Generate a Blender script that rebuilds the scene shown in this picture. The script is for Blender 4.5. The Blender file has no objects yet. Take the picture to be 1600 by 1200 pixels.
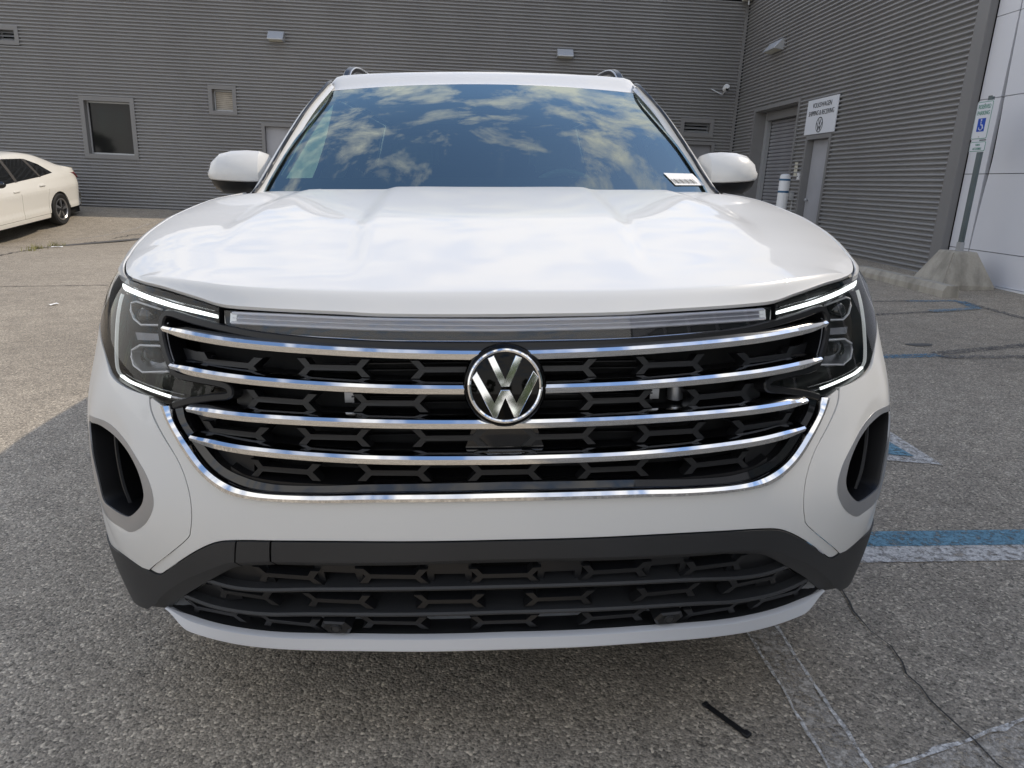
import bpy, bmesh, math, random
import numpy as np
from mathutils import Vector, Matrix, Euler
from mathutils.geometry import delaunay_2d_cdt

random.seed(7)
R = math.radians
scn = bpy.context.scene
C = scn.collection

# ------------------------------------------------------------------ camera, sky, sun, exposure
def basis(yaw, pitch, roll):
    yaw, pitch, roll = R(yaw), R(pitch), R(roll)
    f = Vector((math.sin(yaw)*math.cos(pitch), math.cos(yaw)*math.cos(pitch), -math.sin(pitch)))
    r = Vector((math.cos(yaw), -math.sin(yaw), 0)); u = r.cross(f)
    r2 = math.cos(roll)*r + math.sin(roll)*u; u2 = -math.sin(roll)*r + math.cos(roll)*u
    return Matrix((r2, u2, f))
RC = basis(2.915, 16.604, .162)           # camera axes in the frame of the car (the lot slopes)
RW = basis(3.30, 15.90, 2.45)             # camera axes in the upright world
CAR_ROT = RW.transposed() @ RC            # car frame -> world
CAM_LOC = CAR_ROT @ Vector((-.052, -1.286, 1.270))
cam = bpy.data.cameras.new('camera'); camo = bpy.data.objects.new('camera', cam); C.objects.link(camo)
cam.sensor_width = 36; cam.lens = 1110/1600*36; cam.clip_start = .05; cam.clip_end = 2000
r_, u_, f_ = RW[0], RW[1], RW[2]
camo.matrix_world = Matrix(((r_.x, u_.x, -f_.x, CAM_LOC.x), (r_.y, u_.y, -f_.y, CAM_LOC.y), (r_.z, u_.z, -f_.z, CAM_LOC.z), (0, 0, 0, 1)))
scn.camera = camo
SUN = Vector((.64, .18, .747)).normalized()
world = bpy.data.worlds.new('World'); scn.world = world; world.use_nodes = True
nt = world.node_tree; nt.nodes.clear()
def wn(t, **k):
    n = nt.nodes.new(t)
    for a, b in k.items(): setattr(n, a, b)
    return n
out = wn('ShaderNodeOutputWorld'); bg = wn('ShaderNodeBackground'); bg.inputs[1].default_value = .15
sky = wn('ShaderNodeTexSky', sky_type='NISHITA'); sky.sun_disc = False
sky.sun_elevation = math.asin(SUN.z); sky.sun_rotation = math.atan2(SUN.x, SUN.y); sky.air_density = 1.0; sky.dust_density = .25; sky.ozone_density = 2.2
tc = wn('ShaderNodeTexCoord'); sep = wn('ShaderNodeSeparateXYZ'); nt.links.new(tc.outputs['Generated'], sep.inputs[0])
mx = wn('ShaderNodeMath', operation='MAXIMUM'); mx.inputs[1].default_value = .06; nt.links.new(sep.outputs[2], mx.inputs[0])
dx = wn('ShaderNodeMath', operation='DIVIDE'); dy = wn('ShaderNodeMath', operation='DIVIDE')
for d_, i_ in ((dx, 0), (dy, 1)):
    nt.links.new(sep.outputs[i_], d_.inputs[0]); nt.links.new(mx.outputs[0], d_.inputs[1])
cmb = wn('ShaderNodeCombineXYZ'); nt.links.new(dx.outputs[0], cmb.inputs[0]); nt.links.new(dy.outputs[0], cmb.inputs[1])
n1 = wn('ShaderNodeTexNoise'); n1.inputs['Scale'].default_value = 4.2; n1.inputs['Detail'].default_value = 9; n1.inputs['Roughness'].default_value = .62; n1.inputs['Distortion'].default_value = .35
n2 = wn('ShaderNodeTexNoise'); n2.inputs['Scale'].default_value = .55; n2.inputs['Detail'].default_value = 2
nt.links.new(cmb.outputs[0], n1.inputs['Vector']); nt.links.new(cmb.outputs[0], n2.inputs['Vector'])
ad = wn('ShaderNodeMath', operation='MULTIPLY_ADD'); ad.inputs[1].default_value = .55; nt.links.new(n2.outputs[0], ad.inputs[0]); nt.links.new(n1.outputs[0], ad.inputs[2])
rp = wn('ShaderNodeValToRGB'); rp.color_ramp.elements[0].position = .80; rp.color_ramp.elements[1].position = .98
lowc = wn('ShaderNodeMath', operation='SUBTRACT'); lowc.inputs[0].default_value = 1; nt.links.new(mx.outputs[0], lowc.inputs[1])      # cumulus packs closer towards the horizon
adl = wn('ShaderNodeMath', operation='MULTIPLY_ADD'); adl.inputs[1].default_value = .26; nt.links.new(lowc.outputs[0], adl.inputs[0]); nt.links.new(ad.outputs[0], adl.inputs[2])
nt.links.new(adl.outputs[0], rp.inputs[0])
mixw = wn('ShaderNodeMix', data_type='RGBA'); mixw.inputs['B'].default_value = (7.9, 7.65, 7.3, 1)
hsv = wn('ShaderNodeHueSaturation'); hsv.inputs['Saturation'].default_value = 1.0; hsv.inputs['Value'].default_value = 1.4; nt.links.new(sky.outputs[0], hsv.inputs['Color'])
nt.links.new(rp.outputs[0], mixw.inputs['Factor']); nt.links.new(hsv.outputs[0], mixw.inputs['A'])
nt.links.new(mixw.outputs['Result'], bg.inputs[0]); nt.links.new(bg.outputs[0], out.inputs[0])
sl = bpy.data.lights.new('sun', 'SUN'); sl.energy = 2.55; sl.angle = R(.53); sl.color = (1, .88, .72)
so = bpy.data.objects.new('sun', sl); C.objects.link(so); so.rotation_euler = (-SUN).to_track_quat('-Z', 'Y').to_euler(); so.location = (20, 8, 25)
vs = scn.view_settings; vs.view_transform = 'Standard'; vs.look = 'None'; vs.exposure = .14; vs.gamma = 1; vs.use_curve_mapping = False
scn.cycles.max_bounces = 10; scn.cycles.transparent_max_bounces = 16

# ------------------------------------------------------------------ materials
MAT = {}
def mat(name, color=(.5, .5, .5), rough=.5, metal=0, coat=0, spec=.5, emit=None, es=0, trans=0, ior=1.45):
    m = bpy.data.materials.new(name); m.use_nodes = True
    b = m.node_tree.nodes['Principled BSDF']
    b.inputs['Base Color'].default_value = (*color, 1); b.inputs['Roughness'].default_value = rough
    b.inputs['Metallic'].default_value = metal; b.inputs['Coat Weight'].default_value = coat; b.inputs['Coat Roughness'].default_value = .02
    b.inputs['Specular IOR Level'].default_value = spec; b.inputs['IOR'].default_value = ior
    if emit: b.inputs['Emission Color'].default_value = (*emit, 1); b.inputs['Emission Strength'].default_value = es
    MAT[name] = m
    return m
def nodes(m):
    t = m.node_tree
    return t, t.nodes['Principled BSDF'], lambda ty, **k: _n(t, ty, k)
def _n(t, ty, k):
    n = t.nodes.new(ty)
    for a, b in k.items(): setattr(n, a, b)
    return n
def vary(name, scale=4, amt=.12, bump=0, bscale=60, detail=6, coord='Object', stretch=(1, 1, 1)):
    """multiply base colour by noise, vary roughness a little, add fine bump"""
    m = MAT[name]; t, b, N = nodes(m); L = t.links.new
    tcn = N('ShaderNodeTexCoord'); mp = N('ShaderNodeMapping'); mp.inputs['Scale'].default_value = stretch
    L(tcn.outputs[coord], mp.inputs[0])
    no = N('ShaderNodeTexNoise'); no.inputs['Scale'].default_value = scale; no.inputs['Detail'].default_value = detail
    L(mp.outputs[0], no.inputs['Vector'])
    mr = N('ShaderNodeMapRange'); mr.inputs['From Min'].default_value = .3; mr.inputs['From Max'].default_value = .7
    mr.inputs['To Min'].default_value = 1-amt; mr.inputs['To Max'].default_value = 1+amt
    L(no.outputs[0], mr.inputs[0])
    mi = N('ShaderNodeMix', data_type='RGBA', blend_type='MULTIPLY'); mi.inputs['Factor'].default_value = 1
    mi.inputs['A'].default_value = b.inputs['Base Color'].default_value; L(mr.outputs[0], mi.inputs['B']); L(mi.outputs['Result'], b.inputs['Base Color'])
    if bump:
        n2_ = N('ShaderNodeTexNoise'); n2_.inputs['Scale'].default_value = bscale; n2_.inputs['Detail'].default_value = 4; L(mp.outputs[0], n2_.inputs['Vector'])
        bu = N('ShaderNodeBump'); bu.inputs['Strength'].default_value = bump; bu.inputs['Distance'].default_value = .01
        L(n2_.outputs[0], bu.inputs['Height']); L(bu.outputs[0], b.inputs['Normal'])
    return m
mat('paint', (.68, .68, .665), .32, coat=.45)
mat('paint2', (.74, .72, .66), .3, coat=1.0)
mat('chrome', (.86, .87, .88), .045, metal=1)
mat('satin', (.46, .47, .49), .34, metal=.85)
mat('silver', (.56, .57, .59), .40, metal=.25)
mat('bezel', (.42, .43, .45), .30, metal=.7)
mat('bright_trim', (.88, .89, .92), .22, metal=.15)
mat('sedan_pillar', (.07, .065, .06), .25, coat=.5)
mat('gloss_black', (.006, .006, .007), .06, coat=.6)
mat('black', (.008, .008, .009), .32)
mat('deep', (.004, .004, .004), .7)
mat('trim', (.030, .031, .033), .46); vary('trim', 3, .15, .12, 900)
mat('grille_grey', (.012, .0125, .014), .32)
mat('housing', (.010, .009, .009), .30, spec=.2)
mat('reflector', (.75, .75, .77), .12, metal=1)
mat('drl', (.9, .9, .9), .3, emit=(.93, 1, .97), es=1.45)
mat('drl_dim', (.8, .82, .82), .25, emit=(.95, 1, .97), es=.18)
mat('guide', (.34, .345, .37), .25, metal=.1, coat=.4)
mat('rubber', (.014, .014, .014), .75)
mat('rim', (.42, .42, .43), .3, metal=.9)
mat('rim_dark', (.05, .05, .052), .35, metal=.6)
mat('interior', (.17, .175, .175), .7); mat('seat', (.32, .31, .29), .75); mat('liner', (.42, .42, .40), .9); mat('door_trim', (.55, .56, .53), .85)
mat('red_lens', (.25, .008, .01), .12, coat=.5)
mat('tint', (.008, .009, .010), .05, coat=.5)
mat('paper', (.82, .82, .8), .7)
mat('cladding', (.265, .263, .264), .45, metal=.05); vary('cladding', .9, .07, 0, stretch=(1, 1, .4))
mat('flash', (.20, .197, .196), .5); vary('flash', 1.2, .06)
mat('door_grey', (.24, .24, .255), .5); vary('door_grey', 2.0, .09)
mat('door_light', (.36, .365, .39), .5); vary('door_light', 2.5, .08)
mat('galv', (.45, .46, .47), .45, metal=.5)
mat('panel_white', (.67, .68, .72), .35); vary('panel_white', .6, .04)
mat('white_plastic', (.70, .71, .72), .5)
mat('sign_white', (.66, .68, .72), .45)
mat('ink', (.05, .055, .06), .6); mat('ink_green', (.03, .22, .15), .55); mat('ink_blue', (.015, .07, .42), .5)
mat('band_blue', (.03, .11, .22), .5)
mat('cream', (.55, .53, .44), .6)
mat('pane', (.014, .014, .015), .04, spec=.35)
mat('blind', (.42, .38, .32), .8); vary('blind', 6, .12)
mat('post', (.13, .16, .165), .5, metal=.3); vary('post', 8, .2, stretch=(1, 1, .3))
mat('concrete', (.40, .37, .31), .9)
mat('bark', (.07, .05, .035), .9); mat('siding', (.5, .46, .4), .8); mat('shingle', (.09, .085, .08), .9)
mat('window_glass', (.03, .06, .065), .03, spec=.8)
mat('oil', (.11, .106, .098), .8)
mat('strap', (.012, .012, .013), .5)
mat('badge_black', (.002, .002, .002), .04, coat=0, spec=.22)

def asphalt():
    m = mat('asphalt', (.16, .152, .14), .88); t, b, N = nodes(m); L = t.links.new
    tcn = N('ShaderNodeTexCoord'); P = tcn.outputs['Object']
    big = N('ShaderNodeTexNoise'); big.inputs['Scale'].default_value = .35; big.inputs['Detail'].default_value = 5; L(P, big.inputs['Vector'])
    med = N('ShaderNodeTexNoise'); med.inputs['Scale'].default_value = 7; med.inputs['Detail'].default_value = 6; L(P, med.inputs['Vector'])
    v = N('ShaderNodeTexVoronoi'); v.inputs['Scale'].default_value = 145; v.inputs['Randomness'].default_value = 1; L(P, v.inputs['Vector'])
    v2 = N('ShaderNodeTexVoronoi'); v2.inputs['Scale'].default_value = 310; L(P, v2.inputs['Vector'])
    s1 = N('ShaderNodeSeparateColor'); L(v.outputs['Color'], s1.inputs[0]); s2 = N('ShaderNodeSeparateColor'); L(v2.outputs['Color'], s2.inputs[0])
    r1 = N('ShaderNodeValToRGB'); e = r1.color_ramp.elements
    e[0].position = 0; e[0].color = (0.030, 0.027, 0.023, 1); e[1].position = 1; e[1].color = (0.849, 0.741, 0.575, 1)
    for p, c in ((.13, (0.150, 0.131, 0.105, 1)), (.45, (0.273, 0.238, 0.188, 1)), (.80, (0.375, 0.326, 0.259, 1)), (.93, (0.547, 0.475, 0.375, 1))):
        k = e.new(p); k.color = c
    L(s1.outputs[0], r1.inputs[0])
    r2 = N('ShaderNodeValToRGB'); e = r2.color_ramp.elements
    e[0].position = 0; e[0].color = (0.101, 0.088, 0.072, 1); e[1].position = 1; e[1].color = (0.547, 0.477, 0.380, 1)
    k = e.new(.5); k.color = (0.293, 0.256, 0.202, 1)
    L(s2.outputs[0], r2.inputs[0])
    mi = N('ShaderNodeMix', data_type='RGBA'); mi.inputs['Factor'].default_value = .38; L(r1.outputs[0], mi.inputs['A']); L(r2.outputs[0], mi.inputs['B'])
    a1 = N('ShaderNodeMapRange'); a1.inputs['From Min'].default_value = .3; a1.inputs['From Max'].default_value = .7; a1.inputs['To Min'].default_value = .86; a1.inputs['To Max'].default_value = 1.18; L(big.outputs[0], a1.inputs[0])
    a2 = N('ShaderNodeMapRange'); a2.inputs['From Min'].default_value = .3; a2.inputs['From Max'].default_value = .7; a2.inputs['To Min'].default_value = .88; a2.inputs['To Max'].default_value = 1.12; L(med.outputs[0], a2.inputs[0])
    mu = N('ShaderNodeMath', operation='MULTIPLY'); L(a1.outputs[0], mu.inputs[0]); L(a2.outputs[0], mu.inputs[1])
    mm = N('ShaderNodeMix', data_type='RGBA', blend_type='MULTIPLY'); mm.inputs['Factor'].default_value = 1; L(mi.outputs['Result'], mm.inputs['A']); L(mu.outputs[0], mm.inputs['B'])
    L(mm.outputs['Result'], b.inputs['Base Color'])
    bu = N('ShaderNodeBump'); bu.inputs['Strength'].default_value = .55; bu.inputs['Distance'].default_value = .004
    inv = N('ShaderNodeMath', operation='SUBTRACT'); inv.inputs[0].default_value = 1; L(v.outputs['Distance'], inv.inputs[1]); L(inv.outputs[0], bu.inputs['Height']); L(bu.outputs[0], b.inputs['Normal'])
    return m
asphalt()
def worn_paint(name, color, cover, scale=38):
    """road paint worn through to the asphalt: holes by noise"""
    m = mat(name, color, .8); t, b, N = nodes(m); L = t.links.new
    tcn = N('ShaderNodeTexCoord'); no = N('ShaderNodeTexNoise'); no.inputs['Scale'].default_value = scale; no.inputs['Detail'].default_value = 8; no.inputs['Roughness'].default_value = .75
    L(tcn.outputs['Object'], no.inputs['Vector'])
    rp_ = N('ShaderNodeMapRange'); rp_.inputs['From Min'].default_value = 1-cover-.09; rp_.inputs['From Max'].default_value = 1-cover+.09; L(no.outputs[0], rp_.inputs[0])
    L(rp_.outputs[0], b.inputs['Alpha'])
    v2 = N('ShaderNodeTexVoronoi'); v2.inputs['Scale'].default_value = 160; L(tcn.outputs['Object'], v2.inputs['Vector'])
    s = N('ShaderNodeSeparateColor'); L(v2.outputs['Color'], s.inputs[0])
    mr = N('ShaderNodeMapRange'); mr.inputs['To Min'].default_value = .62; mr.inputs['To Max'].default_value = 1.12; L(s.outputs[0], mr.inputs[0])
    mi = N('ShaderNodeMix', data_type='RGBA', blend_type='MULTIPLY'); mi.inputs['Factor'].default_value = 1; mi.inputs['A'].default_value = (*color, 1); L(mr.outputs[0], mi.inputs['B']); L(mi.outputs['Result'], b.inputs['Base Color'])
    return m
worn_paint('line_white', (.62, .60, .565), .55)
worn_paint('line_faint', (.52, .475, .41), .48)
worn_paint('line_edge', (.70, .68, .645), .53, 60)
worn_paint('line_blue', (.15, .30, .39), .57)
worn_paint('line_blue2', (.12, .25, .36), .50)
worn_paint('crack', (.045, .042, .038), .62, 30)
worn_paint('line_dark', (.12, .12, .12), .47)
def concrete_nodes():
    m = MAT['concrete']; t, b, N = nodes(m); L = t.links.new
    tcn = N('ShaderNodeTexCoord'); mp = N('ShaderNodeMapping'); mp.inputs['Scale'].default_value = (5, 5, .8); L(tcn.outputs['Object'], mp.inputs[0])
    no = N('ShaderNodeTexNoise'); no.inputs['Scale'].default_value = 1.3; no.inputs['Detail'].default_value = 7; L(mp.outputs[0], no.inputs['Vector'])
    f2 = N('ShaderNodeTexNoise'); f2.inputs['Scale'].default_value = 45; f2.inputs['Detail'].default_value = 5; L(tcn.outputs['Object'], f2.inputs['Vector'])
    r = N('ShaderNodeValToRGB'); e = r.color_ramp.elements; e[0].position = .33; e[0].color = (.30, .28, .235, 1); e[1].position = .55; e[1].color = (.47, .435, .37, 1); L(no.outputs[0], r.inputs[0])
    mi = N('ShaderNodeMix', data_type='RGBA', blend_type='MULTIPLY'); mi.inputs['Factor'].default_value = .25; L(r.outputs[0], mi.inputs['A']); L(f2.outputs[0], mi.inputs['B']); L(mi.outputs['Result'], b.inputs['Base Color'])
    bu = N('ShaderNodeBump'); bu.inputs['Strength'].default_value = .25; bu.inputs['Distance'].default_value = .003; L(f2.outputs[0], bu.inputs['Height']); L(bu.outputs[0], b.inputs['Normal'])
concrete_nodes()
def glass(name, tint, ior=1.5, rough=.01, extra=0.0):
    """thin sheet: see-through with a Fresnel mirror on top"""
    m = bpy.data.materials.new(name); m.use_nodes = True; t = m.node_tree; t.nodes.clear(); L = t.links.new
    o = _n(t, 'ShaderNodeOutputMaterial', {}); tr = _n(t, 'ShaderNodeBsdfTransparent', {}); tr.inputs[0].default_value = (*tint, 1)
    gl = _n(t, 'ShaderNodeBsdfGlossy', {}); gl.inputs['Roughness'].default_value = rough; gl.inputs[0].default_value = (.90, 1, .94, 1) if name == 'windshield' else (1, 1, 1, 1)
    fr = _n(t, 'ShaderNodeFresnel', {}); fr.inputs[0].default_value = ior
    ms = _n(t, 'ShaderNodeMixShader', {})
    if extra:
        a = _n(t, 'ShaderNodeMath', {'operation': 'ADD'}); a.inputs[1].default_value = extra; L(fr.outputs[0], a.inputs[0]); L(a.outputs[0], ms.inputs[0])
    else: L(fr.outputs[0], ms.inputs[0])
    L(tr.outputs[0], ms.inputs[1]); L(gl.outputs[0], ms.inputs[2]); L(ms.outputs[0], o.inputs[0])
    MAT[name] = m
    return m
glass('windshield', (.60, .82, .66), 2.0, 0.0, .11)
glass('side_glass', (.55, .68, .60), 1.5)
glass('lens', (.92, .92, .92), 1.33)
glass('bar_lens', (.92, .92, .94), 1.5)
fm = bpy.data.materials.new('brightener'); fm.use_nodes = True; fm.node_tree.nodes.clear(); _o = _n(fm.node_tree, 'ShaderNodeOutputMaterial', {}); _t = _n(fm.node_tree, 'ShaderNodeBsdfTranslucent', {}); _t.inputs[0].default_value = (.86, .9, .84, 1); fm.node_tree.links.new(_t.outputs[0], _o.inputs[0]); MAT['brightener'] = fm  # translucent material for the added sheet that brightens the left front window
def leaf_mat():
    m = mat('leaf', (.06, .10, .03), .6); t, b, N = nodes(m); L = t.links.new
    oi = N('ShaderNodeTexCoord'); no = N('ShaderNodeTexNoise'); no.inputs['Scale'].default_value = 1.2; L(oi.outputs['Object'], no.inputs['Vector'])
    r = N('ShaderNodeValToRGB'); e = r.color_ramp.elements; e[0].position = .35; e[0].color = (.035, .065, .018, 1); e[1].position = .68; e[1].color = (.11, .15, .045, 1); L(no.outputs[0], r.inputs[0]); L(r.outputs[0], b.inputs['Base Color'])
leaf_mat()
mat('grass', (.20, .19, .05), .8)

# ------------------------------------------------------------------ object helpers
def link(name, me, m=None, parent=None):
    o = bpy.data.objects.new(name, me); C.objects.link(o)
    if m is not None and me is not None and len(me.materials) == 0: me.materials.append(MAT[m])
    if parent: o.parent = parent
    return o
def tag(o, label=None, cat=None, group=None, kind=None):
    for k, v in (('label', label), ('category', cat), ('group', group), ('kind', kind)):
        if v: o[k] = v
    return o
def empty(name, loc=(0, 0, 0), rot=None):
    o = bpy.data.objects.new(name, None); C.objects.link(o); o.location = loc; o.empty_display_size = .2
    if rot is not None: o.rotation_euler = rot
    return o
def from_bm(name, bm, m, parent=None, smooth=False):
    me = bpy.data.meshes.new(name); bmesh.ops.recalc_face_normals(bm, faces=bm.faces); bm.to_mesh(me); bm.free()
    if smooth:
        for p in me.polygons: p.use_smooth = True
    return link(name, me, m, parent)
def bx(bm, x0, x1, y0, y1, z0, z1):
    v = [bm.verts.new((x, y, z)) for x in (x0, x1) for y in (y0, y1) for z in (z0, z1)]
    for a in ((0, 1, 3, 2), (4, 6, 7, 5), (0, 4, 5, 1), (2, 3, 7, 6), (0, 2, 6, 4), (1, 5, 7, 3)): bm.faces.new([v[i] for i in a])
def box(name, m, parent, *a, bevel=0):
    bm = bmesh.new(); bx(bm, *a)
    if bevel: bmesh.ops.bevel(bm, geom=bm.edges[:], offset=bevel, segments=2, affect='EDGES', profile=.5)
    return from_bm(name, bm, m, parent, smooth=False)
def prism(name, m, parent, poly, axis, a0, a1, bevel=0):
    """poly of 2D points extruded along axis ('x': (y,z), 'y': (x,z), 'z': (x,y))"""
    bm = bmesh.new(); mk = {'x': lambda p, a: (a, p[0], p[1]), 'y': lambda p, a: (p[0], a, p[1]), 'z': lambda p, a: (p[0], p[1], a)}[axis]
    A = [bm.verts.new(mk(p, a0)) for p in poly]; B = [bm.verts.new(mk(p, a1)) for p in poly]; n = len(poly)
    bm.faces.new(A); bm.faces.new(B[::-1])
    for i in range(n): bm.faces.new((A[i], A[(i+1) % n], B[(i+1) % n], B[i]))
    if bevel: bmesh.ops.bevel(bm, geom=bm.edges[:], offset=bevel, segments=2, affect='EDGES', profile=.5)
    return from_bm(name, bm, m, parent)
def lathe(name, m, parent, prof, axis='x', seg=48, smooth=True, mat4=None, cap=True):
    """prof of (r, a); revolved round the axis"""
    bm = bmesh.new(); rings = []
    for r, a in prof:
        ring = []
        for k in range(seg):
            t = 2*math.pi*k/seg; c, s = r*math.cos(t), r*math.sin(t)
            ring.append(bm.verts.new({'x': (a, c, s), 'y': (c, a, s), 'z': (c, s, a)}[axis]))
        rings.append(ring)
    for i in range(len(rings)-1):
        for k in range(seg): bm.faces.new((rings[i][k], rings[i][(k+1) % seg], rings[i+1][(k+1) % seg], rings[i+1][k]))
    if cap and prof[0][0] > 1e-6 and prof[0] != prof[-1]: bm.faces.new(rings[0][::-1])
    if cap and prof[-1][0] > 1e-6 and prof[0] != prof[-1]: bm.faces.new(rings[-1])
    bmesh.ops.remove_doubles(bm, verts=bm.verts[:], dist=1e-6)
    if mat4 is not None: bmesh.ops.transform(bm, matrix=mat4, verts=bm.verts[:])
    o = from_bm(name, bm, m, parent, smooth)
    if smooth: sharp(o, 40)
    return o
def sharp(o, deg=35):
    o.data.set_sharp_from_angle(angle=R(deg))
def grid(name, m, parent, P, smooth=True, sharpdeg=None, thick=0):
    """P[i][j] grid of points"""
    n, k = len(P), len(P[0]); vs_ = [tuple(map(float, p)) for r in P for p in r]; fs = []
    for i in range(n-1):
        for j in range(k-1): fs.append((i*k+j, i*k+j+1, (i+1)*k+j+1, (i+1)*k+j))
    me = bpy.data.meshes.new(name); me.from_pydata(vs_, [], fs); me.update()
    if smooth:
        for p in me.polygons: p.use_smooth = True
    o = link(name, me, m, parent)
    if sharpdeg: sharp(o, sharpdeg)
    return o
def sweep(name, m, parent, path, nrm, up, prof, scale=None, closed=False, smooth=True, deg=30):
    """prof points (n, b) placed along path with given frames"""
    bm = bmesh.new(); rings = []
    for i, p in enumerate(path):
        s = 1 if scale is None else scale[i]
        sn, sb = (s, s) if not isinstance(s, tuple) else s
        rings.append([bm.verts.new(tuple(np.asarray(p)+np.asarray(nrm[i])*a*sn+np.asarray(up[i])*b*sb)) for a, b in prof])
    n = len(prof); N_ = len(rings)
    for i in range(N_ if closed else N_-1):
        A, B = rings[i], rings[(i+1) % N_]
        for k in range(n): bm.faces.new((A[k], A[(k+1) % n], B[(k+1) % n], B[k]))
    if not closed: bm.faces.new(rings[0]); bm.faces.new(rings[-1][::-1])
    o = from_bm(name, bm, m, parent, smooth)
    if smooth: sharp(o, deg)
    return o
def circ(r, n=10, e=1.0): return [(r*math.cos(2*math.pi*k/n), e*r*math.sin(2*math.pi*k/n)) for k in range(n)]
def tube(name, m, parent, pts, r, n=8, closed=False):
    pts = [Vector(p) for p in pts]; N_ = len(pts); nr, up = [], []
    ref = Vector((0, 0, 1))
    for i in range(N_):
        a = pts[(i-1) % N_ if closed else max(i-1, 0)]; b = pts[(i+1) % N_ if closed else min(i+1, N_-1)]
        d = (b-a).normalized(); rr = ref if abs(d.dot(ref)) < .95 else Vector((1, 0, 0))
        s = d.cross(rr).normalized(); nr.append(s); up.append(s.cross(d))
    return sweep(name, m, parent, pts, nr, up, circ(r, n), closed=closed, deg=60)
def smoothpts(pts, n=6, closed=False, corners=()):
    """Catmull-Rom through pts; straight break at corner indices"""
    pts = [np.asarray(p, float) for p in pts]; N_ = len(pts); outp = []
    rng = range(N_) if closed else range(N_-1)
    for i in rng:
        p1, p2 = pts[i], pts[(i+1) % N_]
        p0 = pts[(i-1) % N_] if (closed or i > 0) and i not in corners else 2*p1-p2
        j = (i+1) % N_
        p3 = pts[(i+2) % N_] if (closed or i < N_-2) and j not in corners else 2*p2-p1
        for k in range(n):
            s = k/n
            outp.append(.5*(2*p1+(p2-p0)*s+(2*p0-5*p1+4*p2-p3)*s*s+(3*p1-p0-3*p2+p3)*s**3))
    if not closed: outp.append(pts[-1])
    return outp
def inside(p, poly):
    x, y = p; c = False; n = len(poly); j = n-1
    for i in range(n):
        xi, yi = poly[i]; xj, yj = poly[j]
        if (yi > y) != (yj > y) and x < (xj-xi)*(y-yi)/(yj-yi)+xi: c = not c
        j = i
    return c
def panel(name, F, loops, m, parent, step=.02, sa=1.0, thick=.006, off=None, back=False):
    """sheet cut out of surface F(a,b) along 2D loops (first outer, others holes), smooth analytic normals, a turned edge of given depth"""
    def FF(A, B):
        P = F(A, B)
        if off is None: return P
        e = 1e-3
        da = F(A+e, B)-F(A-e, B); db = F(A, B+e)-F(A, B-e); n = np.cross(da, db); n /= np.linalg.norm(n, axis=1)[:, None]
        o_ = off(A, B) if callable(off) else np.full(len(A), off)
        return P+n*o_[:, None]
    L2 = []
    for lp in loops:
        q = [(p[0]*sa, p[1]) for p in lp]; r = []
        for i in range(len(q)):
            a, b = q[i], q[(i+1) % len(q)]; d = math.dist(a, b); k = max(1, int(math.ceil(d/step)))
            if d < 1e-6: continue
            for t in range(k): r.append((a[0]+(b[0]-a[0])*t/k, a[1]+(b[1]-a[1])*t/k))
        L2.append(r)
    V = []; E_ = []; owner = []
    for r in L2:
        s = len(V); V += r; E_ += [(s+i, s+(i+1) % len(r)) for i in range(len(r))]
    nb = len(V); BP = np.array(V)
    xs = [p[0] for p in L2[0]]; zs = [p[1] for p in L2[0]]
    gx = np.arange(min(xs)+step*.5, max(xs), step); gz = np.arange(min(zs)+step*.5, max(zs), step)
    for i, x in enumerate(gx):
        for z in gz:
            zz = z+(step*.5 if i % 2 else 0)
            if inside((x, zz), L2[0]) and not any(inside((x, zz), h) for h in L2[1:]):
                if np.min((BP[:, 0]-x)**2+(BP[:, 1]-zz)**2) > (step*.45)**2: V.append((x, zz))
    res = delaunay_2d_cdt([Vector(v) for v in V], E_, [], 0, 1e-7)
    nv, ne, nf, ov = res[0], res[1], res[2], res[3]
    T = []
    for f in nf:
        c = (sum(nv[i].x for i in f)/len(f), sum(nv[i].y for i in f)/len(f))
        if inside(c, L2[0]) and not any(inside(c, h) for h in L2[1:]): T.append(tuple(f))
    A = np.array([v.x for v in nv])/sa; B = np.array([v.y for v in nv])
    P = FF(A, B); e = 1e-3
    da = FF(A+e, B)-FF(A-e, B); db = FF(A, B+e)-FF(A, B-e); n = np.cross(da, db); n /= np.linalg.norm(n, axis=1)[:, None]
    verts = [tuple(p) for p in P]; norms = [tuple(p) for p in n]
    faces = []
    for f in T:
        a, b, c = f[0], f[1], f[2]
        ar = (A[b]-A[a])*(B[c]-B[a])-(A[c]-A[a])*(B[b]-B[a])
        faces.append(f if ar > 0 else f[::-1])
    if thick:
        cnt = {}
        for f in faces:
            for i in range(len(f)):
                k = (f[i], f[(i+1) % len(f)]); cnt[k] = 1
        for (i, j) in list(cnt):
            if (j, i) in cnt: continue
            t = P[j]-P[i]; w = np.cross(t, n[i]); w /= (np.linalg.norm(w)+1e-12); s = len(verts)
            for q in (P[i], P[j], P[j]-n[j]*thick, P[i]-n[i]*thick): verts.append(tuple(q)); norms.append(tuple(w))
            faces.append((s+1, s, s+3, s+2))
    me = bpy.data.meshes.new(name); me.from_pydata(verts, [], faces); me.update()
    for p in me.polygons: p.use_smooth = True
    me.normals_split_custom_set_from_vertices(norms)
    return link(name, me, m, parent)
def mir(lp): return [(-p[0], p[1]) for p in lp]
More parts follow.
